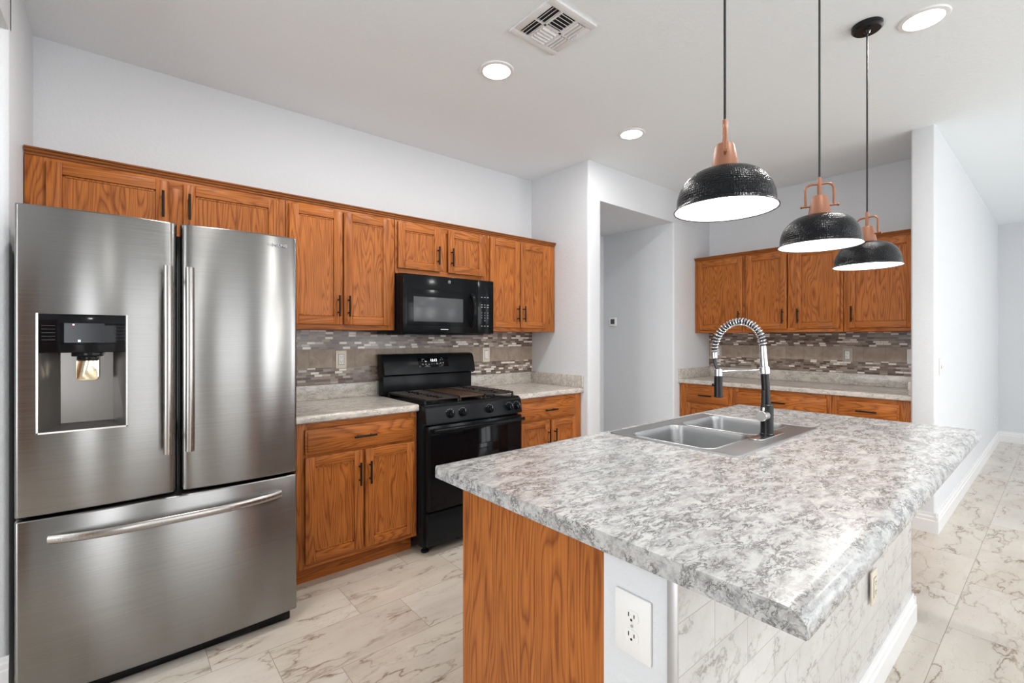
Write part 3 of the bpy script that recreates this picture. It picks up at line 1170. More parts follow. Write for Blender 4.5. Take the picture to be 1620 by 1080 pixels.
# niche: trim ring + open box with slanted back
fwd = yp - 0.003
for (a, c, d, e) in ((hx0 - 0.003, hx0 + 0.003, hz0 - 0.003, hz1 + 0.002), (hx1 - 0.003, hx1 + 0.003, hz0 - 0.003, hz1 + 0.002), (hx0 - 0.003, hx1 + 0.003, hz0 - 0.003, hz0 + 0.004)):
    b.box(lx(a), lx(c), fwd, yp + 0.03, d, e, M['nickel'], 0.001)
d_t, d_b = 0.055, 0.062
xl_, xr_ = lx(hx0 + 0.003), lx(hx1 - 0.003)
il, ir = lx(hx0 + 0.055), lx(hx1 - 0.040)
zt_, zb_ = 1.268, hz0 + 0.002
yb_ = yp + 0.066
b.quad([(il, yb_ - 0.01, zt_), (ir, yb_ - 0.01, zt_), (ir, yb_ - 0.004, zb_ + 0.02), (il, yb_ - 0.004, zb_ + 0.02)], M['niche'])
b.quad([(xl_, yp, zt_), (il, yb_ - 0.01, zt_), (il, yb_ - 0.004, zb_ + 0.02), (xl_, yp, zb_)], M['niche'])
b.quad([(ir, yb_ - 0.01, zt_), (xr_, yp, zt_), (xr_, yp, zb_), (ir, yb_ - 0.004, zb_ + 0.02)], M['niche'])
b.quad([(xl_, yp, zb_), (il, yb_ - 0.004, zb_ + 0.02), (ir, yb_ - 0.004, zb_ + 0.02), (xr_, yp, zb_)], M['niche'])
b.quad([(xl_, yp, zt_), (xr_, yp, zt_), (ir, yb_ - 0.01, zt_), (il, yb_ - 0.01, zt_)], M['fridge_black'])
b.build('dispenser_niche', dl, smooth=0)
b = MB()
b.box(lx(-0.132), lx(-0.046), yp + 0.002, yp + 0.05, 1.252, 1.268, M['fridge_black'], 0.003)
b.box(lx(-0.118), lx(-0.058), yp + 0.004, yp + 0.045, 1.236, 1.255, M['fridge_black'], 0.006)
b.build('nozzle', dl)
b = MB()
pad = []
xa, xb_, za, zb3, r = -0.121, -0.057, 1.163, 1.240, 0.014
for (cx, cz, a0) in ((xb_ - r, zb3 - 0.004, 0), (xa + r, zb3 - 0.004, 90), (xa + r, za + r, 180), (xb_ - r, za + r, 270)):
    rr = 0.004 if a0 in (0, 90) else r
    for k in range(6):
        a = math.radians(a0 + 90 * k / 5)
        pad.append((lx(cx) + (r if rr == r else r) * math.cos(a), cz + rr * math.sin(a)))
b.prism(pad, yp + 0.020, yp + 0.030, M['gold'], 'y', 0.003)
b.build('paddle', dl)

# ------------------------------------------------------------------ range
RX0, RX1, RF = 1.405, 2.166, 2.468
rg = thing('range', 'black freestanding gas range with backguard clock and five knobs', 'range', ((RX0 + RX1) / 2, 2.80, 0))
rw = (RX1 - RX0) / 2


def ry(y):
    return y - 2.80


b = MB()
b.box(-rw, rw, ry(RF + 0.05), ry(3.155), 0.045, 0.895, M['black_satin'], 0.004)
b.build('body', rg)
for sx in (-1, 1):
    for yy in (RF + 0.09, 3.05):
        b = MB()
        b.lathe([(0, 0), (0.024, 0), (0.024, 0.012), (0.012, 0.018), (0.012, 0.046), (0, 0.046)], M['black_satin'], 16, Matrix.Translation((sx * (rw - 0.04), ry(yy), 0)))
        b.build('foot', rg)
b = MB()
b.box(-rw - 0.001, rw + 0.001, ry(RF + 0.03), ry(3.10), 0.893, 0.912, M['black_app'], 0.006)
b.build('cooktop', rg)
b = MB()
b.prism([(ry(RF + 0.055), 0.800), (ry(RF - 0.002), 0.800), (ry(RF + 0.012), 0.893), (ry(RF + 0.03), 0.906), (ry(RF + 0.055), 0.906)], -rw, rw, M['black_satin'], 'x', 0.003)
b.build('control_panel', rg)
for kx in (1.545 + 0.03, 1.668, 1.882, 2.052, 2.118):
    b = MB()
    kz = 0.846
    xf = Matrix.Translation((kx - (RX0 + RX1) / 2, ry(RF + 0.004), kz)) @ Matrix.Rotation(PI / 2 - 0.14, 4, 'X')
    b.lathe([(0, 0), (0.025, 0), (0.025, 0.006), (0.021, 0.010), (0.019, 0.028), (0.016, 0.032), (0, 0.032)], M['black_app'], 24, xf)
    b.box(-0.004, 0.004, -0.019, 0.019, 0.028, 0.037, M['black_app'], 0.002, xf=xf)
    b.box(-0.0008, 0.0008, 0.006, 0.018, 0.037, 0.0375, M['mark'], xf=xf)
    kn = b.build('knob', rg)
    b = MB()
    for a in (-0.9, -0.45, 0.0, 0.45, 0.9):
        px_, pz_ = 0.032 * math.sin(a), 0.032 * math.cos(a)
        b.box(px_ - 0.002, px_ + 0.002, pz_ - 0.0012, pz_ + 0.0012, 0.0, 0.0016, M['mark'], xf=xf)
    b.build('dial_marks', kn)
b = MB()
b.box(-rw + 0.012, rw - 0.004, ry(RF - 0.002), ry(RF + 0.048), 0.268, 0.785, M['black_app'], 0.006)
od = b.build('oven_door', rg)
b = MB()
b.box(-rw + 0.03, rw - 0.13, ry(RF - 0.0035), ry(RF), 0.275, 0.735, M['black_glass'], 0.001)
b.box(-rw + 0.15, rw - 0.22, ry(RF - 0.0045), ry(RF - 0.002), 0.50, 0.63, M['fridge_black'], 0.0005)
b.build('window_glass', od)
b = MB()
pts = [(-rw + 0.03 + (2 * rw - 0.045) * k / 16, ry(RF - 0.052) + 0.014 * (2 * k / 16 - 1) ** 2, 0.762) for k in range(17)]
b.tube(pts, 0.0125, M['black_app'], 14)
for x in (-rw + 0.055, rw - 0.035):
    b.cyl((x, ry(RF), 0.762), (x, ry(RF - 0.04), 0.762), 0.011, M['black_app'], 12)
b.build('handle', od)
b = MB()
b.box(-rw + 0.012, rw - 0.004, ry(RF), ry(RF + 0.048), 0.062, 0.255, M['black_satin'], 0.006)
b.box(-rw + 0.012, rw - 0.004, ry(RF - 0.008), ry(RF + 0.03), 0.246, 0.2585, M['black_app'], 0.004)
b.build('storage_drawer', rg)
# backguard
b = MB()
b.box(-rw + 0.006, rw - 0.006, ry(3.075), ry(3.155), 0.90, 1.052, M['black_satin'], 0.006)
b.build('riser', rg)
b = MB()
prof = [(ry(3.155), 1.048), (ry(3.062), 1.048), (ry(3.040), 1.060), (ry(3.046), 1.110), (ry(3.066), 1.175), (ry(3.082), 1.196), (ry(3.105), 1.203), (ry(3.155), 1.203)]
b.prism(prof, -rw - 0.002, rw + 0.006, M['black_satin'], 'x', 0.004)
bg = b.build('backguard', rg, smooth=45)
cxr = 1.800 - (RX0 + RX1) / 2
tilt = Matrix.Rotation(-0.28, 4, 'X')
xf0 = Matrix.Translation((cxr, ry(3.0535), 1.138)) @ tilt
b = MB()
b.box(-0.128, 0.128, -0.0025, 0.006, -0.036, 0.036, M['black_glass'], 0.0015, xf=xf0)
b.build('clock_panel', bg)
b = MB()
b.text('12:12', 0.026, M['white_led'], xf0 @ Matrix.Translation((0.0, -0.0035, 0.014)) @ TEXT_F, 0.0004)
b.build('clock_digits', bg, smooth=0)
for (u, v, w_, h_) in [(-0.105, 0.024, 0.02, 0.003), (-0.112, 0.012, 0.006, 0.005), (-0.088, 0.012, 0.006, 0.005), (-0.108, -0.014, 0.005, 0.009), (-0.084, -0.014, 0.008, 0.008),
                       (-0.058, -0.016, 0.009, 0.006), (-0.034, -0.014, 0.007, 0.003), (-0.014, -0.014, 0.006, 0.003), (0.010, -0.012, 0.008, 0.009), (0.044, -0.008, 0.008, 0.008),
                       (0.064, -0.008, 0.007, 0.010), (0.042, 0.016, 0.008, 0.006), (0.062, 0.017, 0.007, 0.004), (0.054, 0.029, 0.016, 0.002), (0.056, -0.024, 0.018, 0.002)]:
    b = MB()
    b.box(u - w_ / 2 + 0.016, u + w_ / 2 + 0.016, -0.0032, -0.001, v - h_ / 2, v + h_ / 2, M['mark'], xf=xf0)
    b.build('button_mark', bg, smooth=0)
# grates, griddle, burners
zg = 0.912


def grate(x0, x1):
    b = MB()
    y0, y1 = ry(RF + 0.065), ry(3.045)
    t, h = 0.010, 0.012
    zt = zg + 0.030
    for (a, c, d, e) in ((x0, x1, y0, y0 + t), (x0, x1, y1 - t, y1), (x0, x0 + t, y0, y1), (x1 - t, x1, y0, y1), (x0, x1, (y0 + y1) / 2 - t / 2, (y0 + y1) / 2 + t / 2)):
        b.box(a, c, d, e, zt - h, zt, M['iron'], 0.002)
    n = 12
    for k in range(1, n):
        yy = y0 + (y1 - y0) * k / n
        if abs(k - 6) < 0.5:
            continue
        inset = 0.055 if k in (3, 9) else 0.0
        b.box(x0, x0 + (x1 - x0) * (0.36 if k in (3, 9) else 0.42), yy - 0.004, yy + 0.004, zt - 0.009, zt + 0.003, M['iron'], 0.0015)
        b.box(x1 - (x1 - x0) * (0.36 if k in (3, 9) else 0.42), x1, yy - 0.004, yy + 0.004, zt - 0.009, zt + 0.003, M['iron'], 0.0015)
    for yy in (y0 + (y1 - y0) * 0.25, y0 + (y1 - y0) * 0.75):
        b.box((x0 + x1) / 2 - 0.004, (x0 + x1) / 2 + 0.004, yy - 0.10, yy - 0.035, zt - 0.009, zt + 0.002, M['iron'])
        b.box((x0 + x1) / 2 - 0.004, (x0 + x1) / 2 + 0.004, yy + 0.035, yy + 0.10, zt - 0.009, zt + 0.002, M['iron'])
    for a in (x0, x1 - t):
        for d in (y0, y1 - t):
            b.box(a, a + t, d, d + t, zg - 0.001, zt - h, M['iron'])
    return b.build('grate', rg)


gw = 2 * rw - 0.05
g0 = -rw + 0.025
grate(g0, g0 + gw * 0.355)
grate(g0 + gw * 0.645, g0 + gw)
b = MB()
gx0, gx1 = g0 + gw * 0.362, g0 + gw * 0.638
b.box(gx0, gx1, ry(RF + 0.065), ry(3.045), zg + 0.018, zg + 0.031, M['griddle'], 0.004)
for xx in (gx0, gx1 - 0.008):
    b.box(xx, xx + 0.008, ry(RF + 0.065), ry(3.045), zg + 0.028, zg + 0.036, M['griddle'], 0.002)
for xx in (gx0 + 0.01, gx1 - 0.02):
    for yy in (RF + 0.08, 3.02):
        b.box(xx, xx + 0.01, ry(yy), ry(yy) + 0.01, zg - 0.001, zg + 0.02, M['griddle'])
b.build('griddle', rg)
for xc in ((g0 + g0 + gw * 0.355) / 2, (2 * g0 + gw * 1.645) / 2):
    for yy in (2.66, 2.92):
        b = MB()
        b.lathe([(0, 0), (0.045, 0), (0.045, 0.008), (0.034, 0.010), (0.034, 0.017), (0, 0.018)], M['iron'], 24, Matrix.Translation((xc, ry(yy), zg - 0.001)))
        b.build('burner', rg)

# ------------------------------------------------------------------ microwave
MX0, MX1, MF, MZ0, MZ1 = 1.406, 2.150, 2.772, 1.346, 1.746
mw = thing('microwave', 'black over-the-range microwave with grey window, mounted above the range', 'microwave', ((MX0 + MX1) / 2, 2.95, MZ0))
mc = (MX0 + MX1) / 2
mh = MZ1 - MZ0


def my(y):
    return y - 2.95


hwm = (MX1 - MX0) / 2
b = MB()
b.box(-hwm, hwm, my(MF + 0.035), my(YW - 0.012), 0, mh, M['black_satin'], 0.004)
b.box(-hwm + 0.05, hwm - 0.05, my(MF + 0.06), my(YW - 0.06), -0.006, 0.001, M['black_app'])
b.build('body', mw)
xd = 2.000 - mc      # door / control split
b = MB()
b.box(-hwm, xd - 0.001, my(MF), my(MF + 0.034), 0.004, mh - 0.004, M['black_app'], 0.005)
b.box(-hwm + 0.03, xd - 0.03, my(MF - 0.002), my(MF + 0.01), 0.055, 0.300, M['black_app'], 0.002)
md = b.build('door', mw)
b = MB()
b.box(1.482 - mc, 1.872 - mc, my(MF - 0.0035), my(MF), 0.083, 0.248, M['mw_glass'], 0.001)
b.build('window_glass', md)
b = MB()
hxm = 1.948 - mc
pts = []
for k in range(15):
    a = k / 14
    pts.append((hxm, my(MF) + 0.004 - 0.050 * math.sin(PI * a) ** 0.55, 0.055 + 0.235 * a))
b.tube(pts, 0.0135, M['black_app'], 14, True, (1.0, 1.1))
b.build('handle', md)
b = MB()
ex, ez = 1.760 - mc, mh - 0.038
xfe = Matrix.Translation((ex, my(MF) + 0.001, ez)) @ Matrix.Rotation(PI / 2, 4, 'X')
b.lathe([(0.0088, 0), (0.0105, 0.0), (0.0105, 0.0018), (0.0088, 0.0018), (0.0088, 0)], M['logo'], 28, xfe)
b.text('GE', 0.0105, M['logo'], Matrix.Translation((ex, my(MF) - 0.0004, ez)) @ TEXT_F, 0.0006)
b.build('emblem', md, smooth=0)
b = MB()
b.box(1.690 - mc, 1.752 - mc, my(MF - 0.0008), my(MF + 0.002), 0.029, 0.034, M['logo'])
b.build('name_strip', md, smooth=0)
b = MB()
b.box(xd + 0.001, hwm, my(MF), my(MF + 0.034), 0.004, mh - 0.004, M['black_app'], 0.005)
b.box(xd + 0.08, hwm - 0.004, my(MF - 0.001), my(MF + 0.01), mh - 0.046, mh - 0.036, M['fridge_black'])
cp = b.build('control_panel', mw)
cxm = (xd + hwm) / 2 - 0.008
for z in (0.272, 0.216, 0.199, 0.060):
    for k in (-1, 0, 1):
        b = MB()
        b.box(cxm + k * 0.028 - 0.006, cxm + k * 0.028 + 0.006, my(MF - 0.0008), my(MF + 0.002), z - 0.002, z + 0.002, M['mark'])
        b.build('key_mark', cp, smooth=0)
for j, row in enumerate(('123', '456', '789', ' 0 ')):
    for k, ch in enumerate(row):
        if ch == ' ':
            continue
        b = MB()
        b.text(ch, 0.013, M['mark'], Matrix.Translation((cxm + (k - 1) * 0.028, my(MF) - 0.0005, 0.158 - j * 0.0195)) @ TEXT_F, 0.0004)
        b.build('key_digit', cp, smooth=0)

# ------------------------------------------------------------------ island
IX0, IX1, IY0, IY1 = 0.776, 2.910, 0.245, 1.306
isl = thing('kitchen_island', 'kitchen island with oak end panel, white end wall and marble tiled seating side', 'island', (1.8, 0.85, 0))


def ix(x):
    return x - 1.8


def iy(y):
    return y - 0.85


ZI = 0.8715
PX = 0.800          # end face plane
EX = 2.830          # far end of the body
KY0, KY1 = 0.470, 0.645
b = MB()
b.box(ix(PX + 0.002), ix(PX + 0.020), iy(KY1), iy(1.186), 0, ZI, M['oak_p'])
b.build('end_panel', isl)
b = MB()
b.box(ix(EX - 0.02), ix(EX), iy(KY1), iy(1.186), 0, ZI, M['oak_p'])
b.box(ix(PX + 0.021), ix(EX - 0.021), iy(KY1 + 0.001), iy(KY1 + 0.016), 0.1, ZI, M['oak_v'])
b.box(ix(PX + 0.021), ix(EX - 0.021), iy(KY1 + 0.016), iy(1.165), 0.10, 0.118, M['oak_h'])
b.box(ix(PX + 0.021), ix(EX - 0.021), iy(1.10), iy(1.115), 0, 0.1, M['oak_h'])
for x in (1.482, 2.138):
    b.box(ix(x - 0.009), ix(x + 0.009), iy(1.165), iy(1.186), 0.118, 0.70, M['oak_v'])
b.box(ix(PX + 0.021), ix(EX - 0.021), iy(1.165), iy(1.186), 0.10, 0.118, M['oak_h'])
b.build('cabinet_box', isl)
RX180 = Matrix.Rotation(PI, 4, 'Z')
for (a, c) in ((0.862, 1.155), (1.165, 1.455), (1.500, 1.802), (1.812, 2.115), (2.160, 2.450), (2.460, 2.752)):
    b = MB()
    y0, y1 = iy(1.192), iy(1.208)
    fw = 0.052
    b.box(ix(a), ix(a) + fw, y0, y1, 0.135, 0.838, M['oak_v'], 0.004)
    b.box(ix(c) - fw, ix(c), y0, y1, 0.135, 0.838, M['oak_v'], 0.004)
    b.box(ix(a) + fw, ix(c) - fw, y0, y1, 0.135, 0.135 + fw, M['oak_h'], 0.004)
    b.box(ix(a) + fw, ix(c) - fw, y0, y1, 0.838 - fw, 0.838, M['oak_h'], 0.004)
    b.box(ix(a) + fw, ix(c) - fw, y0, y1 - 0.010, 0.135 + fw, 0.838 - fw, M['oak_p'])
    d = b.build('door', isl)
    b = MB()
    hx_ = c - 0.028 if a in (0.862, 1.500, 2.160) else a + 0.028
    b.cyl((ix(hx_), y1 + 0.028, 0.64), (ix(hx_), y1 + 0.028, 0.768), 0.0058, M['black_metal'], 12)
    for z in (0.666, 0.742):
        b.cyl((ix(hx_), y1, z), (ix(hx_), y1 + 0.028, z), 0.0045, M['black_metal'], 10)
    b.build('handle', d)
b = MB()
b.box(ix(PX), ix(EX - 0.004), iy(KY0 + 0.010), iy(KY1 - 0.001), 0, ZI, M['wall'])
b.build('knee_wall', isl, smooth=0)
b = MB()
b.box(ix(PX + 0.002), ix(EX - 0.003), iy(KY0), iy(KY0 + 0.0095), 0, ZI, M['isl_tile'])
til = b.build('marble_tiling', isl, smooth=0)
# tile material coordinates are world based: shift the mesh so that its object origin is the world origin
b = MB()
b.box(ix(PX - 0.004), ix(PX + 0.002), iy(KY0 - 0.001), iy(KY0 + 0.020), 0, ZI, M['alu'], 0.001)
b.build('metal_edge', isl)
b = MB()
b.box(ix(EX - 0.003), ix(EX + 0.001), iy(KY0 - 0.001), iy(KY0 + 0.012), 0.12, ZI, M['alu'], 0.0008)
b.build('metal_edge', isl)
b = MB()
b.prism([(iy(KY0) - u * 1.1, v * 0.95) for u, v in base_profile()], ix(PX + 0.004), ix(EX + 0.012), M['white'], 'x')
b.box(ix(EX - 0.002), ix(EX + 0.012), iy(KY0) - 0.016, iy(KY1), 0, 0.118, M['white'], 0.003)
b.build('baseboard', isl, smooth=20)
b = MB()
b.box(ix(EX - 0.004), ix(EX - 0.0005), iy(KY0 + 0.012), iy(KY1), 0.118, ZI, M['wall'])
b.build('end_wall', isl, smooth=0)

# worktop of the island, one slab with a cut-out for the sink
SX0, SX1, SY0, SY1 = 1.603, 2.404, 0.718, 1.265
it = thing('island_countertop', 'large grey speckled laminate worktop with rolled edge on the island', 'countertop', (1.8, 0.85, 0.872))
b = MB()
th = 0.040
r = 0.034


def slab_strip(b, x0, x1, y0, y1):
    b.box(ix(x0), ix(x1), iy(y0), iy(y1), 0, th, M['granite'])


cx0, cx1, cy0, cy1 = SX0 + 0.015, SX1 - 0.015, SY0 + 0.015, SY1 - 0.015
# cross-section with rolled edge on the seating side, plain-rounded on the working side
pr = [(iy(IY0) + 0.004, -0.0005), (iy(IY0), 0.003)]
pr += [(iy(IY0) + r - r * math.cos(a), th - r + r * math.sin(a)) for a in [k * PI / 2 / 8 for k in range(9)]]
pr += [(iy(cy0), th), (iy(cy0), 0)]
b.prism(pr, ix(IX0), ix(IX1), M['granite'], 'x')
r2 = 0.012
pr2 = [(iy(cy1), 0), (iy(cy1), th)] + [(iy(IY1) - r2 + r2 * math.sin(a), th - r2 + r2 * math.cos(a)) for a in [k * PI / 2 / 4 for k in range(5)]] + [(iy(IY1), 0)]
b.prism(pr2, ix(IX0), ix(IX1), M['granite'], 'x')
slab_strip(b, IX0, cx0, cy0, cy1)
slab_strip(b, cx1, IX1, cy0, cy1)
bmesh.ops.remove_doubles(b.bm, verts=b.bm.verts, dist=1e-5)
b.build('slab', it, smooth=40)

# ------------------------------------------------------------------ sink
sk = thing('kitchen_sink', 'stainless double bowl drop-in sink set in the island worktop', 'sink', ((SX0 + SX1) / 2, (SY0 + SY1) / 2, 0.912))


def sx(x):
    return x - (SX0 + SX1) / 2


def sy(y):
    return y - (SY0 + SY1) / 2


def rrect(x0, x1, y0, y1, r, n=6):
    out = []
    for (cx, cy, a0) in ((x1 - r, y1 - r, 0), (x0 + r, y1 - r, 90), (x0 + r, y0 + r, 180), (x1 - r, y0 + r, 270)):
        for k in range(n + 1):
            a = math.radians(a0 + 90 * k / n)
            out.append((cx + r * math.cos(a), cy + r * math.sin(a)))
    return out


BOWLS = [(SX0 + 0.032, 1.985, 0.832, 1.182), (2.018, SX1 - 0.032, 0.832, 1.182)]
# rim deck: outer flange, flat deck with two holes (triangle fill)
bm = bmesh.new()


def loop(pts, z):
    return [bm.verts.new((p[0], p[1], z)) for p in pts]


def bridge(a, c):
    n = len(a)
    for k in range(n):
        bm.faces.new([a[k], a[(k + 1) % n], c[(k + 1) % n], c[k]])


o1 = loop(rrect(sx(SX0), sx(SX1), sy(SY0), sy(SY1), 0.022), 0.0005)
o2 = loop(rrect(sx(SX0 + 0.002), sx(SX1 - 0.002), sy(SY0 + 0.002), sy(SY1 - 0.002), 0.020), 0.005)
o3 = loop(rrect(sx(SX0 + 0.010), sx(SX1 - 0.010), sy(SY0 + 0.010), sy(SY1 - 0.010), 0.016), 0.0055)
o4 = loop(rrect(sx(SX0 + 0.014), sx(SX1 - 0.014), sy(SY0 + 0.014), sy(SY1 - 0.014), 0.015), 0.0025)
bridge(o1, o2)
bridge(o2, o3)
bridge(o3, o4)
edges = []
for L in (o4,):
    for k in range(len(L)):
        edges.append(bm.edges.get((L[k], L[(k + 1) % len(L)])))
rims = []
for (x0, x1, y0, y1) in BOWLS:
    L = loop(rrect(sx(x0 - 0.004), sx(x1 + 0.004), sy(y0 - 0.004), sy(y1 + 0.004), 0.050, 8), 0.0025)
    for k in range(len(L)):
        edges.append(bm.edges.new((L[k], L[(k + 1) % len(L)])))
    rims.append(L)
bmesh.ops.triangle_fill(bm, use_beauty=True, use_dissolve=False, edges=edges)
b = MB()
b._merge(bm, M['sink_steel'])
b.build('rim', sk, smooth=30)
for (x0, x1, y0, y1) in BOWLS:
    bm = bmesh.new()
    prev = None
    dep = 0.185
    cxb, cyb = sx((x0 + x1) / 2), sy((y0 + y1) / 2)
    stages = [(0.004, 0.0025, 0.050), (0.002, 0.0045, 0.048), (0.0, 0.001, 0.046), (-0.004, -0.02, 0.046), (-0.012, -dep + 0.04, 0.05), (-0.020, -dep + 0.012, 0.05), (-0.036, -dep, 0.045)]
    for (g, z, r_) in stages:
        L = loop(rrect(sx(x0 - g), sx(x1 + g), sy(y0 - g), sy(y1 + g), r_, 8), z)
        if prev:
            bridge(prev, L)
        prev = L
    cen = loop([(cxb + 0.045 * math.cos(2 * PI * k / 36 + math.radians(45) * 0 + PI / 36), cyb + 0.045 * math.sin(2 * PI * k / 36 + PI / 36)) for k in range(36)], -dep - 0.004)
    bridge(prev, cen)
    bmesh.ops.recalc_face_normals(bm, faces=bm.faces)
    b = MB()
    b._merge(bm, M['sink_steel'])
    bw = b.build('bowl', sk, smooth=50)
    b = MB()
    b.lathe([(0.0, -dep - 0.008), (0.03, -dep - 0.008), (0.036, -dep - 0.003), (0.047, -dep - 0.002), (0.047, -dep - 0.012), (0, -dep - 0.014)], M['drain'], 28, Matrix.Translation((cxb, cyb, 0)))
    b.build('drain', bw)

# ------------------------------------------------------------------ faucet
FXc, FYc = 2.040, 0.797
fa = thing('kitchen_faucet', 'black and chrome spring-neck faucet standing on the sink deck', 'faucet', (FXc, FYc, 0.9152))
b = MB()
b.prism(rrect(-0.125, 0.125, -0.029, 0.029, 0.028), 0.0, 0.006, M['nickel'], 'z', 0.002)
b.build('deck_plate', fa)
b = MB()
b.lathe([(0, 0.005), (0.027, 0.005), (0.027, 0.012), (0.024, 0.014), (0.024, 0.128), (0.020, 0.132), (0, 0.132)], M['faucet_black'], 28)
b.build('base', fa)
lean = 0.065


def fy(z):
    return lean * (z - 0.12)


b = MB()
b.cyl((0, fy(0.125), 0.125), (0, fy(0.258), 0.258), 0.0155, M['faucet_black'], 24)
b.build('column', fa)
b = MB()
b.cyl((0, fy(0.255), 0.255), (0, fy(0.285), 0.285), 0.0205, M['chrome'], 24, bev=0.003)
b.cyl((0, fy(0.285), 0.285), (0, fy(0.372), 0.372), 0.0150, M['chrome'], 24, r1=0.0130, bev=0.002)
b.build('collar', fa)
# spring arc in the y-z plane
RE = 0.217
ya, za_ = fy(0.372), 0.372
arc = []
n = 48
top = 0.474
yc = (ya + RE + 0.006) / 2
ra = (RE + 0.006 - ya) / 2
for k in range(n + 1):
    a = PI * k / n
    y = yc - ra * math.cos(a)
    zl = za_ + (0.338 - za_) * k / n
    z = zl + (top - 0.355) * math.sin(a)
    arc.append((0, y, z))
b = MB()
b.tube(arc, 0.0105, M['hose'], 12)
b.build('hose_core', fa)
# coil
b = MB()
coil = []
turns = 27
N = turns * 14
for k in range(N + 1):
    t_ = k / N
    f = t_ * n
    i = min(int(f), n - 1)
    fr_ = f - i
    p = Vector(arc[i]).lerp(Vector(arc[i + 1]), fr_)
    tg = (Vector(arc[min(i + 1, n)]) - Vector(arc[max(i - 1, 0)])).normalized()
    e1 = Vector((1, 0, 0))
    e2 = tg.cross(e1)
    a = 2 * PI * turns * t_
    coil.append(p + 0.0142 * (math.cos(a) * e1 + math.sin(a) * e2))
b.tube(coil, 0.0026, M['chrome'], 7)
b.build('spring', fa)
b = MB()
b.cyl((0, RE + 0.006, 0.340), (0, RE + 0.004, 0.312), 0.0135, M['chrome'], 20, bev=0.002)
b.build('spring_end', fa)
b = MB()
b.tube([(0, RE + 0.004, 0.314), (0, RE + 0.001, 0.29), (0.0, RE - 0.008, 0.265), (0, RE - 0.012, 0.25)], 0.0075, M['hose'], 12)
b.build('hose', fa)
hy = RE - 0.013
b = MB()
b.cyl((0, fy(0.272), 0.272), (0, hy, 0.253), 0.0042, M['chrome'], 12)
b.build('dock_arm', fa)
b = MB()
b.cyl((0, hy, 0.234), (0, hy, 0.266), 0.0175, M['chrome'], 24, bev=0.002)
b.build('dock_ring', fa)
b = MB()
b.lathe([(0, 0.236), (0.0165, 0.236), (0.0175, 0.226), (0.0185, 0.150), (0.0195, 0.142), (0.0165, 0.140), (0, 0.142)], M['faucet_black'], 24, Matrix.Translation((0, hy, 0)))
b.cyl((-0.016, hy + 0.010, 0.196), (-0.025, hy + 0.015, 0.196), 0.006, M['faucet_black'], 12, bev=0.001)
b.build('spray_head', fa)
b = MB()
b.cyl((-0.020, 0, 0.088), (-0.058, 0, 0.088), 0.0215, M['nickel'], 28, bev=0.002)
b.build('valve_knob', fa)
b = MB()
b.cyl((-0.036, 0, 0.105), (-0.036, 0, 0.124), 0.0055, M['nickel'], 14)
b.cyl((-0.036, 0, 0.122), (-0.036, 0, 0.190), 0.0072, M['faucet_black'], 14, bev=0.001)
b.build('lever', fa)

# ------------------------------------------------------------------ pendant lamps


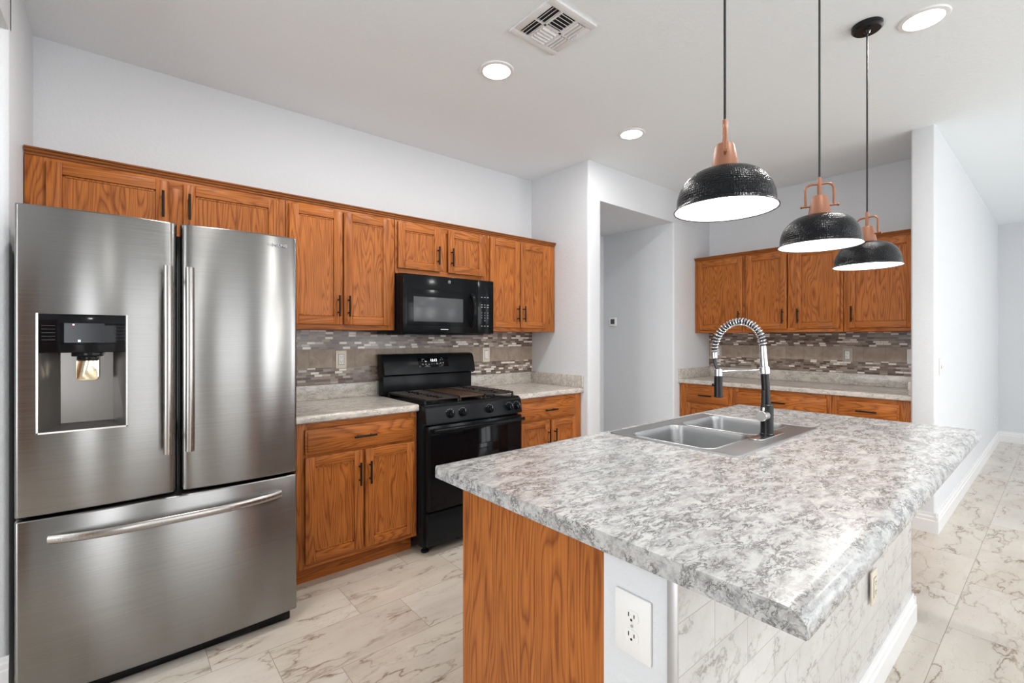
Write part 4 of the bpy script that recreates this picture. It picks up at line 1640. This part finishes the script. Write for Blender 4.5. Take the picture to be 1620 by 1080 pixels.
def pendant(label, x, y, zrim, bail):
    """zrim = height of the rim; bail = angle of the carrying bow about z"""
    t = thing('pendant_lamp', label, 'lamp', (x, y, zrim), 0, 'three black pendant lamps')
    L = ZC - zrim
    R, H, c0 = 0.133, 0.110, 0.034
    prof = [(c0, H)]
    for k in range(1, 15):
        a = PI / 2 * k / 14
        prof.append((c0 + (R - 0.006 - c0) * math.sin(a) ** 0.92, 0.010 + (H - 0.010) * math.cos(a) ** 0.92))
    prof += [(R - 0.003, 0.005), (R, 0.0)]
    b = MB()
    b.lathe(prof, M['shade'], 64)
    b.lathe([(R - 0.001, 0.001), (R + 0.0015, 0.0), (R + 0.001, -0.002), (R - 0.002, -0.001)], M['faucet_black'], 64)
    b.lathe([(0, H + 0.002), (c0 + 0.001, H + 0.002), (c0 + 0.002, H - 0.002)], M['shade'], 40)
    sh = b.build('shade', t, smooth=60)
    b = MB()
    b.lathe([(max(r_ - 0.003, 0.0), z - 0.003 if z > 0.004 else z) for r_, z in prof[:-1]] + [(R - 0.0015, 0.0)], M['shade_in'], 64)
    b.lathe([(0, H - 0.003), (c0 - 0.002, H - 0.003)], M['shade_in'], 40)
    b.build('lining', sh, smooth=60)
    b = MB()
    b.lathe([(0, H - 0.006), (0.012, H - 0.008), (0.013, 0.085), (0.023, 0.066), (0.026, 0.050), (0.021, 0.032), (0.0, 0.024)], M['bulb'], 24)
    b.build('bulb', t, smooth=60)
    b = MB()
    b.lathe([(0, H - 0.001), (0.0365, H - 0.001), (0.0365, H + 0.003), (0.0245, H + 0.067), (0.0215, H + 0.071), (0, H + 0.071)], M['copper'], 40)
    b.build('socket_cone', t, smooth=40)
    b = MB()
    b.lathe([(0, H + 0.069), (0.0072, H + 0.069), (0.0072, H + 0.136), (0.0055, H + 0.139), (0, H + 0.139)], M['copper'], 20)
    b.build('stem', t, smooth=40)
    # bow and its pin
    ca, sa = math.cos(bail), math.sin(bail)
    hb = H + 0.035
    w, ht, rc = 0.044, H + 0.115, 0.021
    path = [(-w, hb)]
    path += [(-w, ht - rc)]
    path += [(-w + rc - rc * math.cos(a), ht - rc + rc * math.sin(a)) for a in [PI / 2 * k / 6 for k in range(1, 7)]]
    path += [(w - rc + rc * math.sin(a), ht - rc + rc * math.cos(a)) for a in [PI / 2 * k / 6 for k in range(0, 7)]]
    path += [(w, hb)]
    b = MB()
    b.tube([(u * ca, u * sa, v) for u, v in path], 0.0040, M['copper_d'], 12)
    bow = b.build('bow', t, smooth=60)
    b = MB()
    b.cyl((-0.058 * ca, -0.058 * sa, hb), (0.058 * ca, 0.058 * sa, hb), 0.0034, M['copper_d'], 12)
    for s in (-1, 1):
        b.cyl((s * 0.053 * ca, s * 0.053 * sa, hb), (s * 0.060 * ca, s * 0.060 * sa, hb), 0.0055, M['copper_d'], 12, bev=0.001)
    b.build('pin', bow, smooth=40)
    b = MB()
    b.tube([(0, 0, H + 0.137), (0, 0, (L + H) / 2 + 0.08), (0, 0, L - 0.02)], 0.0036, M['cord'], 10)
    b.build('cord', t, smooth=60)
    b = MB()
    b.lathe([(0, L), (0.060, L), (0.060, L - 0.018), (0.052, L - 0.026), (0.014, L - 0.027), (0.009, L - 0.040), (0, L - 0.041)], M['faucet_black'], 40)
    for a in (0.5, 0.5 + PI):
        b.lathe([(0, -0.006), (0.006, -0.005), (0.006, 0.0)], M['faucet_black'], 12, Matrix.Translation((0.036 * math.cos(a), 0.036 * math.sin(a), L - 0.026)))
    b.build('canopy', t, smooth=40)
    ld = bpy.data.lights.new('pendant_bulb_light', 'POINT')
    ld.energy = 3.0
    ld.color = (1.0, 0.96, 0.90)
    ld.shadow_soft_size = 0.03
    lo = bpy.data.objects.new('pendant_bulb_light', ld)
    COL.objects.link(lo)
    lo.location = (x, y, zrim + 0.012)
    return t


# bow directions: seen edge-on, face-on, slanted
pendant('black hammered pendant lamp with copper cone, nearest, left of the other two', 1.285, 0.612, 1.674, math.radians(27))
pendant('black hammered pendant lamp with copper cone, middle of the row', 1.954, 0.583, 1.655, math.radians(-65))
pendant('black hammered pendant lamp with copper cone, farthest, by the white column', 2.644, 0.597, 1.650, math.radians(-105))

# ------------------------------------------------------------------ recessed lights and vent


def can(label, x, y):
    t = thing('recessed_light', label, 'ceiling light', (x, y, ZC), 0, 'recessed ceiling lights')
    b = MB()
    b.lathe([(0.072, 0.002), (0.074, -0.008), (0.090, -0.006), (0.094, -0.001), (0.094, 0.002)], M['white'], 48)
    b.build('trim_ring', t, smooth=40)
    b = MB()
    b.lathe([(0, -0.006), (0.060, -0.0055), (0.074, -0.004), (0.074, 0.0)], M['can'], 48)
    b.build('diffuser', t, smooth=60)


can('lit round recessed light in the ceiling nearest the square air vent', *CANS[0])
can('lit round recessed light farther back, above the hall opening', *CANS[1])
can('lit round recessed light beside the black pendant canopy', *CANS[2])

vt = thing('ceiling_vent', 'square white four-way air vent in the ceiling', 'vent', (1.5425, 1.5425, ZC))
b = MB()
vw, vi = 0.145, 0.108
for (x0, x1, y0, y1) in ((-vw, vw, -vw, -vi), (-vw, vw, vi, vw), (-vw, -vi, -vi, vi), (vi, vw, -vi, vi)):
    b.box(x0, x1, y0, y1, -0.010, 0.001, M['vent_white'], 0.003)
for p in (-0.048, 0.048):
    b.box(p - 0.006, p + 0.006, -vi, vi, -0.009, 0.0, M['vent_white'])
b.box(-vi, -0.048, -0.005, 0.005, -0.009, 0.0, M['vent_white'])
b.box(0.048, vi, -0.005, 0.005, -0.009, 0.0, M['vent_white'])
b.box(-0.048, 0.048, -0.006, 0.006, -0.009, 0.0, M['vent_white'])
b.build('frame', vt)
b = MB()
b.box(-vi, vi, -vi, vi, -0.002, 0.001, M['vent_dark'])
b.build('backing', vt)
def louver(cx, cy, L, along, ang):
    b = MB()
    if along == 'y':
        xf = Matrix.Translation((cx, cy, -0.008)) @ Matrix.Rotation(ang, 4, 'Y')
        b.box(-0.0075, 0.0075, -L / 2, L / 2, -0.0008, 0.0008, M['vent_white'], xf=xf)
    else:
        xf = Matrix.Translation((cx, cy, -0.008)) @ Matrix.Rotation(ang, 4, 'X')
        b.box(-L / 2, L / 2, -0.0075, 0.0075, -0.0008, 0.0008, M['vent_white'], xf=xf)
    return b.build('louver', vt, smooth=0)


for k in range(3):
    for cy in (-0.056, 0.056):
        louver(-0.098 + k * 0.019, cy, 0.098, 'y', -0.7)
        louver(0.060 + k * 0.019, cy, 0.098, 'y', 0.7)
for k in range(5):
    louver(0.0, -0.098 + k * 0.020, 0.084, 'x', 0.70001)
    louver(0.0, 0.018 + k * 0.020, 0.084, 'x', -0.7)
b = MB()
b.box(0.112, 0.115, -0.05, -0.01, -0.022, -0.009, M['vent_white'])
b.build('lever', vt)

for im in list(bpy.data.meshes):
    if im.users == 0:
        bpy.data.meshes.remove(im)
